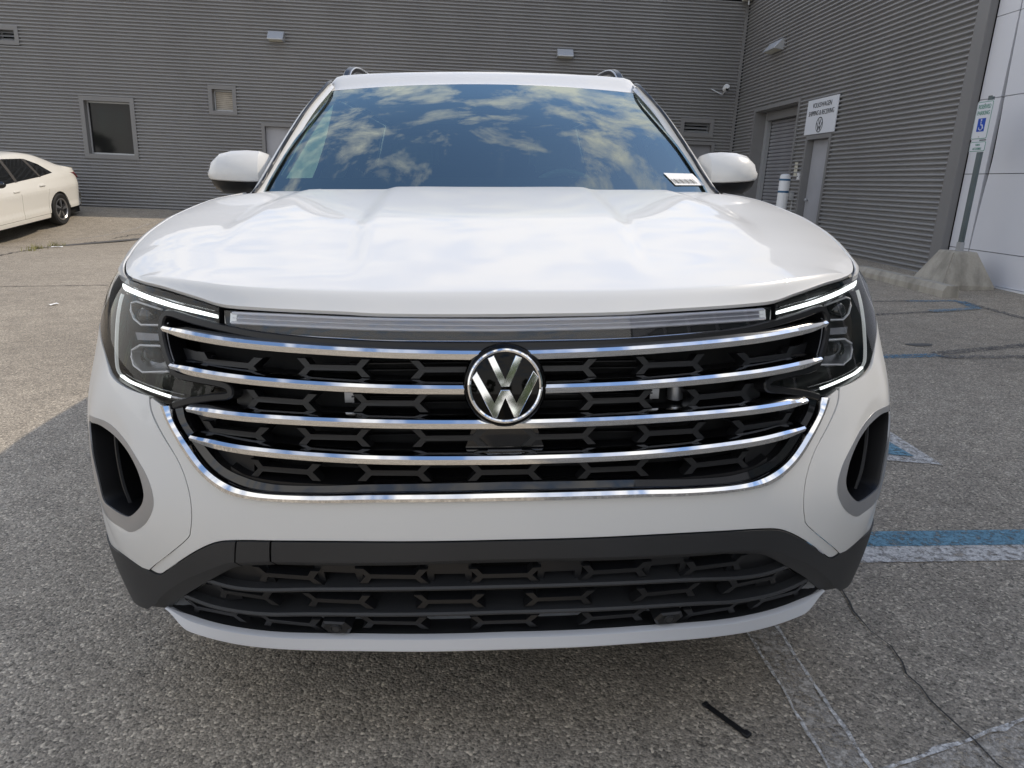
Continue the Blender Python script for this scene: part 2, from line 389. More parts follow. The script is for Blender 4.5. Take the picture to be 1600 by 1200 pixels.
def text(name, m, parent, s, size, loc, rot, extrude=.002, align='CENTER', xs=1.0):
    cu = bpy.data.curves.new(name, 'FONT'); cu.body = s; cu.size = size; cu.extrude = extrude; cu.align_x = align; cu.align_y = 'CENTER'
    tmp = bpy.data.objects.new(name, cu); C.objects.link(tmp)
    dg = bpy.context.evaluated_depsgraph_get(); me = bpy.data.meshes.new_from_object(tmp.evaluated_get(dg)); bpy.data.objects.remove(tmp)
    me.transform(Matrix.Diagonal((xs, 1, 1, 1)))
    o = link(name, me, m, parent); o.location = loc; o.rotation_euler = rot
    return o
def lerpt(x, xs, ys): return float(np.interp(x, xs, ys))
def sstep(x, a, b):
    t = np.clip((x-a)/(b-a), 0, 1); return t*t*(3-2*t)

# ------------------------------------------------------------------ ground
def ground_z(x, y):
    nrm = CAR_ROT @ Vector((0, 0, 1))
    xc = min(max(x, -14), 7); yc = min(max(y, -15), 16)
    zp = -(nrm.x*xc+nrm.y*yc)/nrm.z
    t = float(sstep(y, 12.4, 15.9))
    return zp+(.295-zp)*t
XS = [-400, -220, -120, -70, -45, -30, -24, -20, -17, -15]+list(np.arange(-14, 8.01, .5))+[10, 14, 20, 30, 60, 120, 220, 400]
YS = [-400, -220, -120, -70, -45, -32, -24, -19]+list(np.arange(-16, 17.1, .5))+[20, 30, 60, 120, 220, 400]
ground = grid('ground', 'asphalt', None, [[(x, y, ground_z(x, y)) for x in XS] for y in YS])
tag(ground, 'grey weathered asphalt of the parking lot', 'ground', kind='structure')
def on(x, y, h=.004): return (x, y, ground_z(x, y)+h)
def patch(name, m, poly, h=.004, kind='structure', label=None):
    bm = bmesh.new(); vs_ = [bm.verts.new(on(x, y, h)) for x, y in poly]; f = bm.faces.new(vs_)
    me = bpy.data.meshes.new(name); bm.normal_update()
    if f.normal.z < 0: f.normal_flip()
    bmesh.ops.triangulate(bm, faces=bm.faces[:]); bm.to_mesh(me); bm.free()
    return link(name, me, m, ground)
def ribbon(name, m, pts, w, h=.003, jitter=0):
    bm = bmesh.new(); prev = None; P = [Vector(p) for p in pts]; Q = []
    for i in range(len(P)-1):
        k = max(1, int((P[i+1]-P[i]).length/.04)) if jitter else max(1, int((P[i+1]-P[i]).length/.5))
        for t in range(k): Q.append(P[i].lerp(P[i+1], t/k))
    Q.append(P[-1])
    for i, p in enumerate(Q):
        d = (Q[min(i+1, len(Q)-1)]-Q[max(i-1, 0)]).normalized(); n = Vector((-d.y, d.x)); q = p+n*random.uniform(-jitter, jitter); ww = w*(random.uniform(.45, 1.3) if jitter else 1)
        a = bm.verts.new(on(q.x+n.x*ww/2, q.y+n.y*ww/2, h)); b = bm.verts.new(on(q.x-n.x*ww/2, q.y-n.y*ww/2, h))
        if prev: bm.faces.new((prev[0], prev[1], b, a))
        prev = (a, b)
    return from_bm(name, bm, m, ground)
patch('painted_line', 'line_blue', [(1.0, 1.012), (4.2, .965), (4.2, .850), (1.0, .905)])
patch('painted_line', 'line_white', [(1.0, .903), (4.2, .848), (4.2, .755), (1.0, .797)])
patch('painted_line', 'line_faint', [(.712, 2.5), (.806, 2.5), (.812, -.7), (.722, -.7)], .0035)
for x in (.714, .806): ribbon('painted_edge', 'line_edge', [(x, .62), (x+.008, -.65)], .010, .0052, .003)
patch('painted_line', 'line_faint', [(.72, -.105), (1.35, .092), (1.42, -.03), (.80, -.24)], .0036)
ribbon('painted_edge', 'line_edge', [(.72, -.098), (1.42, .122)], .014, .0054, .004)
ribbon('painted_edge', 'line_edge', [(.80, -.235), (1.45, -.02)], .012, .0054, .004)
patch('painted_arrow', 'line_white', [(2.043, 2.30), (2.041, 1.603), (1.70, 1.70), (1.70, 2.30)], .004)
patch('painted_arrow', 'line_blue', [(1.945, 2.0), (1.965, 1.700), (1.72, 1.76), (1.72, 2.0)], .008)
ribbon('painted_line', 'line_blue2', [(4.35, 5.81), (4.91, 5.805)], .085, .004)
ribbon('painted_line', 'line_blue2', [(4.90, 5.77), (4.82, 5.40)], .11, .008)
ribbon('painted_line', 'line_blue2', [(4.82, 5.36), (4.25, 5.22)], .10, .012)
ribbon('painted_line', 'line_dark', [(4.40, 5.81), (2.5, 5.76)], .07, .004)
ribbon('painted_line', 'line_dark', [(4.30, 5.23), (2.6, 4.90)], .08, .004)
ribbon('painted_line', 'line_dark', [(4.92, 5.75), (4.90, 3.0)], .09, .004)
ribbon('painted_line', 'line_blue2', [(2.60, 3.53), (3.30, 3.58)], .10, .004)
ribbon('painted_line', 'line_dark', [(3.28, 3.62), (4.4, 3.93)], .10, .004)
ribbon('painted_line', 'line_dark', [(3.25, 3.515), (4.4, 3.485)], .09, .008)
patch('oil_stain', 'oil', [(3.34+.10*math.cos(t)*(1+.2*math.sin(3*t)), 3.90+.055*math.sin(t)*(1+.25*math.cos(2*t))) for t in [k*.33 for k in range(19)]], .0045)
ribbon('crack', 'crack', [(1.13, .95), (1.101, .676), (1.069, .521), (1.069, .423), (1.091, .357), (1.09, .284), (1.071, .239), (1.073, .144), (1.08, .075), (1.1, .011), (1.101, -.056), (1.13, -.3)], .0052, .006, .008)
ribbon('crack', 'crack', [(-9.5, 7.0), (-5.514, 7.068), (-4.369, 7.131), (-1.5, 7.2)], .020, .003, .012)
ribbon('crack', 'crack', [(-7.4, 9.6), (-7.55, 10.39), (-7.55, 11.07), (-7.45, 11.82), (-7.2, 12.6), (-6.9, 13.2), (-6.0, 13.9)], .045, .003, .04)
ribbon('crack', 'crack', [(-9.4, 12.2), (-8.4, 11.6), (-7.5, 11.5)], .03, .003, .03)
patch('seal_patch', 'oil', [(-7.5, 11.9), (-6.55, 13.0), (-6.35, 12.9), (-7.35, 11.75)], .0036)
ribbon('painted_line', 'line_faint', [(-7.8, 12.7), (-7.1, 13.5), (-6.4, 15.9)], .10, .004)
ribbon('painted_line', 'line_faint', [(-5.6, 14.6), (-3.0, 14.8)], .10, .004)

# ------------------------------------------------------------------ grey corrugated building
PITCH, DEP = .0698, .024
def corrugated(name, parent, axis, a_list, z0, z1, base, sgn, holes):
    """sheet of horizontal ribs; axis 'x' -> wall in the XZ plane at y=base, 'y' -> wall in the YZ plane at x=base; sgn points outward"""
    zs = []; ds = []; n = int((z1-z0)/PITCH); S = 8
    PF = [(0, -1), (.10, -1), (.24, -.95), (.34, -.35), (.40, .65), (.47, 1), (.66, .95), (.83, .35), (.94, -.6)]
    for i in range(n):
        for t, d in PF: zs.append(z0+(i+t)*PITCH); ds.append(DEP*d)
    zs.append(z0+n*PITCH); ds.append(-DEP)
    cuts = sorted(set(a_list+[h[0] for h in holes]+[h[1] for h in holes]))
    vs_, fs = [], []
    for a in cuts:
        for z, d in zip(zs, ds):
            o_ = base+sgn*d
            vs_.append((a, o_, z) if axis == 'x' else (o_, a, z))
    K = len(zs)
    for i in range(len(cuts)-1):
        am = (cuts[i]+cuts[i+1])/2
        for j in range(K-1):
            zm = (zs[j]+zs[j+1])/2
            if any(h[0] < am < h[1] and h[2] < zm < h[3] for h in holes): continue
            f = (i*K+j, (i+1)*K+j, (i+1)*K+j+1, i*K+j+1)
            fs.append(f if (axis == 'x') else f[::-1])
    me = bpy.data.meshes.new(name); me.from_pydata(vs_, [], fs); me.update()
    for p in me.polygons: p.use_smooth = True
    return link(name, me, 'cladding', parent)
def ring_x(name, m, parent, x0, x1, z0, z1, w, y0, y1, bottom=True):
    bm = bmesh.new()
    bx(bm, x0, x1, y0, y1, z1-w, z1)
    zb = z0
    if bottom: bx(bm, x0, x1, y0, y1, z0, z0+w); zb = z0+w
    bx(bm, x0, x0+w, y0, y1, zb, z1-w); bx(bm, x1-w, x1, y0, y1, zb, z1-w)
    return from_bm(name, bm, m, parent)
def ring_y(name, m, parent, y0, y1, z0, z1, w, x0, x1, bottom=True):
    bm = bmesh.new()
    bx(bm, x0, x1, y0, y1, z1-w, z1)
    zb = z0
    if bottom: bx(bm, x0, x1, y0, y1, z0, z0+w); zb = z0+w
    bx(bm, x0, x1, y0, y0+w, zb, z1-w); bx(bm, x0, x1, y1-w, y1, zb, z1-w)
    return from_bm(name, bm, m, parent)
YB, XR, ZB = 16.0, 5.85, .295
bld = empty('warehouse_building', (-3, YB, ZB))
tag(bld, 'grey warehouse clad in horizontal corrugated metal behind the vehicles', 'building')
def keep(o, parent=bld):
    o.parent = parent; o.matrix_parent_inverse = Matrix.Translation(-Vector(parent.location)); return o
TOPB = 5.36
hb = [(-8.93, -7.82, 1.42, 2.66), (-6.11, -5.57, 2.46, 3.0), (-10.56, -10.12, 3.69, 3.99), (-4.97, -3.95, ZB, 2.25), (4.35, 5.36, ZB, 2.28), (4.60, 5.29, 2.48, 2.78)]
keep(corrugated('back_wall_cladding', None, 'x', [-22.0, 5.80], ZB, TOPB, YB, -1, hb))
keep(box('back_wall_core', 'deep', None, -22, 6.2, YB+.16, YB+.30, ZB-.6, TOPB))
keep(box('base_strip', 'flash', None, -22, 5.83, YB-.02, YB+.15, ZB-.25, ZB+.012))
keep(box('corner_trim', 'flash', None, 5.765, 5.83, YB-.035, YB+.1, ZB, TOPB))
keep(box('roof_cap', 'flash', None, -22, 6.2, YB-.05, YB+.3, TOPB+.002, TOPB+.08))
def window(x0, x1, z0, z1, w, glassmat='pane', blinds=False, slats=0):
    root = ring_x('window', 'flash', None, x0, x1, z0, z1, w, YB-.03, YB+.02); keep(root)
    def sub(o): o.parent = root; o.matrix_parent_inverse = root.matrix_basis.inverted() @ Matrix.Identity(4); return o
    ring = ring_x('reveal', 'flash', None, x0+w-.006, x1-w+.006, z0+w-.006, z1-w+.006, .008, YB+.021, YB+.15); sub(ring)
    fr = ring_x('frame', 'galv', None, x0+w+.004, x1-w-.004, z0+w+.004, z1-w-.004, .03, YB+.105, YB+.135); sub(fr)
    sub(box('pane', glassmat, None, x0+w+.035, x1-w-.035, YB+.118, YB+.124, z0+w+.035, z1-w-.035))
    if blinds:
        n = 9
        for k in range(n):
            zz = z0+w+.04+(z1-z0-2*w-.08)*k/n
            sub(box('blind_slat', 'blind', None, x0+w+.04, x1-w-.04, YB+.111, YB+.114, zz, zz+(z1-z0-2*w-.08)/n-.006))
    for k in range(slats):
        h = (z1-z0-2*w)/slats; zz = z0+w+h*k
        sub(prism('louver', 'galv', None, [(YB+.02, zz+.01), (YB+.03, zz+.01), (YB+.10, zz+h*.82), (YB+.09, zz+h*.82)], 'x', x0+w+.01, x1-w-.01))
    return root
# prism on 'x' takes (y,z) pairs
window(-8.97, -7.785, 1.37, 2.69, .095)
window(-6.15, -5.535, 2.42, 3.04, .085, blinds=True)
window(-10.60, -10.08, 3.65, 4.03, .085, slats=3)
window(4.55, 5.34, 2.43, 2.83, .09, slats=3)
def door_x(x0, x1, zt, m):
    root = ring_x('door', 'flash', None, x0, x1, ZB-.02, zt, .075, YB-.03, YB+.15, bottom=False); keep(root)
    leaf = box('door_leaf', m, None, x0+.08, x1-.08, YB+.06, YB+.10, ZB-.02, zt-.08); leaf.parent = root; leaf.matrix_parent_inverse = Matrix.Identity(4)
    h = tube('handle', 'galv', None, [(x0+.16, YB+.06, ZB+.98), (x0+.16, YB+.0, ZB+.98), (x0+.27, YB+.0, ZB+.98)], .012); h.parent = root
    return root
door_x(-5.02, -3.90, 2.30, 'door_light'); door_x(4.30, 5.41, 2.33, 'door_grey')

# right wing of the same building
wing = bld
hr = [(12.60, 14.75, ZB, 2.92), (11.15, 12.02, ZB, 2.20)]
TOPR = 6.25
keep(corrugated('side_wall_cladding', None, 'y', [7.80, 16.0], ZB-.03, TOPR, XR, -1, hr))
keep(box('side_wall_core', 'deep', None, XR+.60, XR+.75, 7.5, 16.3, ZB-.6, TOPR))
keep(box('base_strip', 'flash', None, XR-.02, XR+.1, 7.84, 11.08, ZB-.35, ZB-.022))
keep(box('end_trim', 'flash', None, XR-.025, XR+.075, 7.64, 7.86, ZB-.3, TOPR, bevel=.008))
keep(box('roof_cap', 'flash', None, XR-.05, XR+.7, 7.6, 16.3, TOPR+.002, TOPR+.15))
rd = ring_y('roller_door', 'flash', None, 12.53, 14.82, ZB-.02, 2.98, .075, XR-.03, XR+.03, bottom=False); keep(rd)
def subk(o, root): o.parent = root; o.matrix_parent_inverse = Matrix.Identity(4); return o
bm = bmesh.new(); bx(bm, XR+.031, XR+.5, 14.745, 14.76, ZB-.02, 2.905); bx(bm, XR+.031, XR+.5, 12.59, 12.605, ZB-.02, 2.905); bx(bm, XR+.031, XR+.5, 12.605, 14.745, 2.89, 2.905)
subk(from_bm('reveal', bm, 'flash'), rd)
subk(box('guide_rail', 'galv', None, XR+.22, XR+.30, 14.60, 14.744, ZB-.02, 2.889), rd)
subk(box('guide_rail', 'galv', None, XR+.22, XR+.30, 12.606, 12.70, ZB-.02, 2.889), rd)
subk(box('hood_box', 'flash', None, XR+.18, XR+.45, 12.70, 14.599, 2.72, 2.888), rd)
for k in range(33):
    z = ZB+k*.0735
    if k == 0:
        sl0 = prism('door_slat', 'door_grey', None, [(XR+.335, 0), (XR+.312, .012), (XR+.308, .036), (XR+.312, .060), (XR+.335, .0725)], 'y', 12.70, 14.60)
        sl0.parent = rd; sl0.matrix_parent_inverse = Matrix.Identity(4); sl0.location.z = z
    else:
        c = sl0.copy(); C.objects.link(c); c.location.z = z
md = ring_y('service_door', 'flash', None, 11.10, 12.07, ZB-.02, 2.265, .07, XR-.03, XR+.16, bottom=False); keep(md)
subk(box('door_leaf', 'door_light', None, XR+.10, XR+.14, 11.175, 11.995, ZB-.02, 2.19), md)
kn = lathe('knob', 'galv', None, [(0, -.065), (.022, -.06), (.03, -.045), (.022, -.03), (.012, -.025), (.012, 0)], 'x', 16); kn.location = (XR+.10, 11.90, 1.15); subk(kn, md)
keep(box('window_decal', 'white_plastic', None, XR+.096, XR+.099, 11.25, 11.40, 1.35, 1.75))

# white panelled building to the right
XW = 5.93
wh = empty('white_panel_building', (XW, 2, ZB)); tag(wh, 'white building faced with large smooth metal panels at the handicapped sign', 'building')
joints = [ZB+.02, .687, 1.573, 2.43, 3.342, 4.25, 5.15, 6.7]
def kw(o): o.parent = wh; o.matrix_parent_inverse = Matrix.Translation(-Vector(wh.location)); return o
kw(box('wall_core', 'deep', None, XW+.05, XW+.2, -14, 7.62, ZB-.4, 6.7))
def gapw(z): return lerpt(z, [.3, .70, 1.2, 1.75, 2.2, 2.7, 3.4, 4.2], [.006, .010, .025, .055, .045, .028, .012, .008])
ycol = [7.635, 7.262, 5.8, 4.3, 2.7]
for ci in range(len(ycol)-1):
    for ri in range(len(joints)-1):
        y1, y0 = ycol[ci], ycol[ci+1]; z0, z1 = joints[ri]+.004, joints[ri+1]-.004
        g1 = (lambda z: gapw(z)) if ci == 1 else (lambda z: .006)
        pl = []; n = 6
        for k in range(n+1): z = z0+(z1-z0)*k/n; pl.append((y1-g1(z)*(1.5 if ci == 1 else 1), z))
        pl += [(y0+.004, z1), (y0+.004, z0)]
        kw(prism('panel', 'panel_white', None, pl, 'x', XW, XW+.045))
kw(box('base_trim', 'white_plastic', None, XW-.03, XW+.05, -14, 7.61, ZB-.35, ZB+.018))
for k in range(9):     # glazed front beyond the frame: seen mirrored in the chrome
    y1 = 2.69-k*1.8; y0 = y1-1.79
    kw(box('panel', 'panel_white', None, XW, XW+.045, y0, y1, 3.6, 6.7)); kw(box('panel', 'panel_white', None, XW, XW+.045, y0, y1, ZB+.02, .75))
    kw(box('glazing', 'window_glass', None, XW+.03, XW+.045, y0+.06, y1-.06, .80, 3.55))
    kw(box('mullion', 'panel_white', None, XW-.05, XW+.045, y1-.06, y1+.05, .752, 3.598))

# ------------------------------------------------------------------ fixtures on and before the walls
def wall_lamp(x, z, w, h, wall, label):
    """wedge shaped wall pack; wall 'b' on the back wall, 'r' on the side wall"""
    rt = empty('wall_lamp', (x, YB-.012, z) if wall == 'b' else (XR-.012, x, z), (0, 0, 0) if wall == 'b' else (0, 0, -math.pi/2))
    tag(rt, label, 'lamp', 'wedge lamps fixed to the grey walls')
    prism('housing', 'galv', rt, [(-.19, -h*.40), (-.19, -h*.30), (-.05, h*.5), (.01, h*.5), (.01, -h*.5), (-.03, -h*.5)], 'x', -w/2, w/2, bevel=.006)
    prism('diffuser', 'cream', rt, [(-.175, -h*.42), (-.175, -h*.395), (-.035, -h*.495), (-.035, -h*.52)], 'x', -w/2+.03, w/2-.03)
    box('back_plate', 'flash', rt, -w/2-.02, w/2+.02, .0105, .016, -h*.55, h*.55)
    return rt
wall_lamp(-4.585, 4.09, .34, .21, 'b', 'wedge wall lamp high above the light grey door beside the small window')
wall_lamp(1.77, 4.05, .36, .19, 'b', 'wedge wall lamp on the back wall above the roof of the white SUV')
wall_lamp(14.0, 4.07, .62, .20, 'r', 'wedge wall lamp on the side wall over the roller door')
cc = empty('security_camera', (5.42, YB-.012, 3.46)); tag(cc, 'small white security camera on a bracket near the building corner', 'camera')
lathe('housing', 'white_plastic', cc, [(0, -.09), (.05, -.085), (.068, -.05), (.07, .05), (.055, .085), (0, .09)], 'y', 24, mat4=Matrix.Translation((.04, -.20, .03)) @ Matrix.Rotation(R(-20), 4, 'X'))
lathe('lens', 'gloss_black', cc, [(0, -.005), (.035, -.004), (.038, .004), (0, .005)], 'y', 20, mat4=Matrix.Translation((.04, -.285, -.005)))
tube('bracket', 'galv', cc, [(.04, -.18, -.04), (.0, -.10, -.10), (-.12, -.06, -.05), (-.24, .0, .02)], .016)
jb = empty('junction_box', (5.74, 15.75, 5.30)); tag(jb, 'beige junction box at the top of the inner building corner', 'box')
box('body', 'cream', jb, -.10, .08, -.12, .20, 0, .32, bevel=.008); box('lid', 'cream', jb, -.11, .09, -.126, -.1205, -.005, .325)
lathe('conduit', 'galv', jb, [(.02, -.10), (.02, .0)], 'z', 12)

sg = empty('wall_sign', (XR-.022, 11.585, 2.57), (0, 0, -math.pi/2)); tag(sg, 'white shipping and receiving sign above the grey service door', 'sign')
box('board', 'sign_white', sg, -.567, .567, -.016, .004, -.293, .293, bevel=.002)
ROTF = (math.pi/2, 0, 0)
text('lettering', 'ink', sg, 'VOLKSWAGEN', .115, (0, -.0185, .185), ROTF, .0015, xs=.92)
text('lettering', 'ink', sg, 'SHIPPING & RECEIVING', .115, (0, -.0185, .055), ROTF, .0015, xs=.80)
lathe('emblem', 'ink', sg, [(.112, -.0195), (.128, -.0195), (.128, -.0165), (.112, -.0165), (.112, -.0195)], 'y', 40, mat4=Matrix.Translation((0, 0, -.145)))
BV = [(650, 315), (735, 500), (790, 500), (872, 315), (832, 297), (762, 462), (692, 297)]
BW = [(549, 440), (682, 700), (708, 700), (762, 562), (818, 700), (845, 700), (978, 440), (945, 398), (834, 612), (790, 521), (735, 521), (692, 612), (580, 400)]
def emb(pts, s): return [((x-762)/247*s, -(y-495)/247*s) for x, y in pts]
for nm, q in (('emblem', BV), ('emblem', BW)):
    o = prism(nm, 'ink', sg, emb(q, .118), 'y', -.0195, -.0165); o.location = (0, 0, -.145)

kp = empty('keypad_plate', (XR-.014, 12.33, 1.69), (0, 0, -math.pi/2)); tag(kp, 'small cream notice plate between roller door and service door', 'plate')
box('plate', 'cream', kp, -.062, .062, -.006, .004, -.125, .125, bevel=.001)
text('lettering', 'ink', kp, 'i', .09, (0, -.0075, .03), ROTF, .001); text('lettering', 'ink', kp, '---', .05, (0, -.0075, -.06), ROTF, .001)
dbx = empty('door_bell_box', (XR-.014, 12.14, 1.56), (0, 0, -math.pi/2)); tag(dbx, 'tiny white bell box beside the service door frame', 'box')
box('body', 'white_plastic', dbx, -.035, .035, -.035, .004, -.06, .06, bevel=.006); lathe('button', 'ink', dbx, [(0, -.040), (.012, -.039), (.012, -.034)], 'y', 14)
ob = empty('outlet_box', (XR-.014, 12.30, 1.20), (0, 0, -math.pi/2)); tag(ob, 'grey outlet box low on the side wall behind the bollard', 'box')
box('body', 'galv', ob, -.05, .05, -.06, .004, -.07, .07, bevel=.004); lathe('conduit', 'galv', ob, [(.011, -.9), (.011, -.07)], 'z', 10)

bo = empty('bollard', (5.2, 11.25, ground_z(5.2, 11.25))); tag(bo, 'white bollard with two blue bands before the roller door', 'bollard')
hb_ = 1.575-ground_z(5.2, 11.25)
lathe('post', 'white_plastic', bo, [(.09, 0), (.09, hb_-.06), (.08, hb_-.02), (.05, hb_-.004), (0, hb_)], 'z', 32)
for z in (hb_-.10, hb_-.30): lathe('band', 'band_blue', bo, [(.0905, z-.016), (.0925, z-.016), (.0925, z+.016), (.0905, z+.016), (.0905, z-.016)], 'z', 32)

ps = empty('parking_sign', (5.47, 6.78, ground_z(5.47, 6.78))); tag(ps, 'green and white reserved parking sign on a metal post in a concrete base', 'sign')
g0 = ground_z(5.47, 6.78); zt = .695-g0
bm = bmesh.new()
def ring_sq(h, z): return [bm.verts.new((sx*h, sy*h, z)) for sx, sy in ((-1, -1), (1, -1), (1, 1), (-1, 1))]
rs = [ring_sq(.305, -.03), ring_sq(.305, .05), ring_sq(.150, zt-.025), ring_sq(.130, zt)]
for a, b in zip(rs, rs[1:]):
    for k in range(4): bm.faces.new((a[k], a[(k+1) % 4], b[(k+1) % 4], b[k]))
bm.faces.new(rs[0][::-1]); bm.faces.new(rs[-1])
bmesh.ops.recalc_face_normals(bm, faces=bm.faces[:]); bmesh.ops.bevel(bm, geom=[e for e in bm.edges if abs(e.verts[0].co.z-e.verts[1].co.z) > .04], offset=.012, segments=2, affect='EDGES')
from_bm('concrete_base', bm, 'concrete', ps)
bm = bmesh.new()
for a in (((-.028, .0), (.028, .003)), ): bx(bm, -.004, .0, -.03, .03, zt-.02, 2.37-g0)
bx(bm, .0, .03, -.030, -.0262, zt-.02, 2.36-g0); bx(bm, .0, .03, .0262, .030, zt-.02, 2.36-g0)
from_bm('post', bm, 'post', ps)
box('foot_sleeve', 'galv', ps, -.012, .036, -.037, .037, zt-.01, zt+.10)
def plate(name, y0, y1, z0, z1, x, m, r=.02):
    pl = []
    for cx_, cz_, a0 in ((y1-r, z1-r, 0), (y0+r, z1-r, 90), (y0+r, z0+r, 180), (y1-r, z0+r, 270)):
        for k in range(5): t = R(a0+22.5*k); pl.append((cx_+r*math.cos(t), cz_+r*math.sin(t)))
    return prism(name, m, ps, pl, 'x', x, x+.003)
def sgn_at(y0, y1, z0, z1):
    plate('sign_plate', y0, y1, z0, z1, -.0080, 'sign_white')
    plate('border', y0+.008, y1-.008, z0+.008, z1-.008, -.0095, 'ink_green', .016); plate('face', y0+.014, y1-.014, z0+.014, z1-.014, -.0110, 'sign_white', .012)
Y0, Y1, Z0, Z1 = -.09, .175, 1.915-g0, 2.322-g0
sgn_at(Y0, Y1, Z0, Z1); sgn_at(Y0-.01, Y1-.01, 1.782-g0, 1.900-g0)
ym = (Y0+Y1)/2; RS = (math.pi/2, 0, -math.pi/2)
text('lettering', 'ink_green', ps, 'RESERVED', .062, (-.0122, ym, Z1-.062), RS, .001, xs=.72); text('lettering', 'ink_green', ps, 'PARKING', .062, (-.0122, ym, Z1-.128), RS, .001, xs=.78)
plate('symbol_field', ym-.062, ym+.062, Z0+.085, Z0+.225, -.0122, 'ink_blue', .006)
tube('symbol', 'sign_white', ps, [(-.0135, ym+.030*math.cos(t)-.002, Z0+.130+.030*math.sin(t)) for t in [R(110+k*25) for k in range(11)]], .0045)
tube('symbol', 'sign_white', ps, [(-.0135, ym+.006, Z0+.192), (-.0135, ym+.004, Z0+.155), (-.0135, ym-.022, Z0+.150), (-.0135, ym-.034, Z0+.118), (-.0135, ym-.044, Z0+.121)], .0050)
lathe('symbol', 'sign_white', ps, [(0, -.0145), (.010, -.0145), (.010, -.0125)], 'x', 14, mat4=Matrix.Translation((0, ym+.006, Z0+.207)))
text('lettering', 'ink_green', ps, 'VAN', .036, (-.0122, ym-.01, 1.858-g0), RS, .001); text('lettering', 'ink_green', ps, 'ACCESSIBLE', .034, (-.0122, ym-.01, 1.818-g0), RS, .001, xs=.8)
for zz in (Z0+.03, Z1-.03): lathe('bolt', 'galv', ps, [(0, -.016), (.007, -.015), (.007, -.011)], 'x', 10, mat4=Matrix.Translation((0, ym, zz)))
ws = prism('wheel_stop', 'concrete', None, [(-.095, -.02), (.095, -.02), (.092, .06), (.06, .118), (-.06, .118), (-.092, .06)], 'y', -.92, .92, bevel=.006)
ws.location = (4.96, 6.93, ground_z(4.96, 6.93)); tag(ws, 'long concrete wheel stop in front of the sign base', 'wheel stop')

# small litter
st = empty('black_strap', on(.538, .10, .002), (0, 0, math.atan2(.046-.154, .575-.502))); tag(st, 'black plastic strap lying on the asphalt before the bumper', 'strap')
bm = bmesh.new(); bx(bm, -.060, .056, -.0075, .0075, 0, .006); bmesh.ops.bevel(bm, geom=bm.edges[:], offset=.0018, segments=2, affect='EDGES'); from_bm('band', bm, 'strap', st)
box('buckle', 'strap', st,   .048, .066, -.0098, .0098, 0, .0088, bevel=.0026); box('tip', 'strap', st, -.069, -.058, -.0085, .0085, 0, .0066, bevel=.002)
for i, (x, y, a, lab) in enumerate(((-7.35, 11.55, .4, 'white paper scrap lying near the weeds by the sedan'), (-4.24, 5.85, 1.1, 'tiny white scrap lying alone on the sunlit asphalt'))):
    s = .085 if i == 0 else .045
    bm = bmesh.new(); g = [[bm.verts.new(((u-.5)*s*2, (v-.5)*s, .004+.012*math.sin(3*u+v*2)**2)) for u in (0, .33, .66, 1)] for v in (0, .5, 1)]
    for j in range(2):
        for k in range(3): bm.faces.new((g[j][k], g[j][k+1], g[j+1][k+1], g[j+1][k]))
    o = from_bm('paper_scrap', bm, 'paper'); o.location = on(x, y, .003); o.rotation_euler = (0, 0, a); tag(o, lab, 'litter')
for i, (x, y, n) in enumerate(((-7.47, 10.95, 26), (-7.50, 11.30, 40), (-7.46, 11.75, 46))):
    bm = bmesh.new()
    for k in range(n):
        a = random.uniform(0, 6.28); r = random.uniform(0, .13); bxp, byp = r*math.cos(a)*1.2, r*math.sin(a)*.5
        h = random.uniform(.04, .11); ln = random.uniform(.02, .08); b = random.uniform(0, 6.28); w = .006
        p = [(bxp-w*math.sin(b), byp+w*math.cos(b), -.01), (bxp+w*math.sin(b), byp-w*math.cos(b), -.01), (bxp+ln*math.cos(b), byp+ln*math.sin(b), h)]
        bm.faces.new([bm.verts.new(q) for q in p])
    o = from_bm('weed_tuft', bm, 'grass'); o.location = on(x, y, 0)
    tag(o, ('small weed tuft at the end of the crack away from the sedan', 'weed tuft in the middle of the crack', 'yellowish weed tuft closest to the sedan')[i], 'weed', 'weeds growing in the asphalt crack')

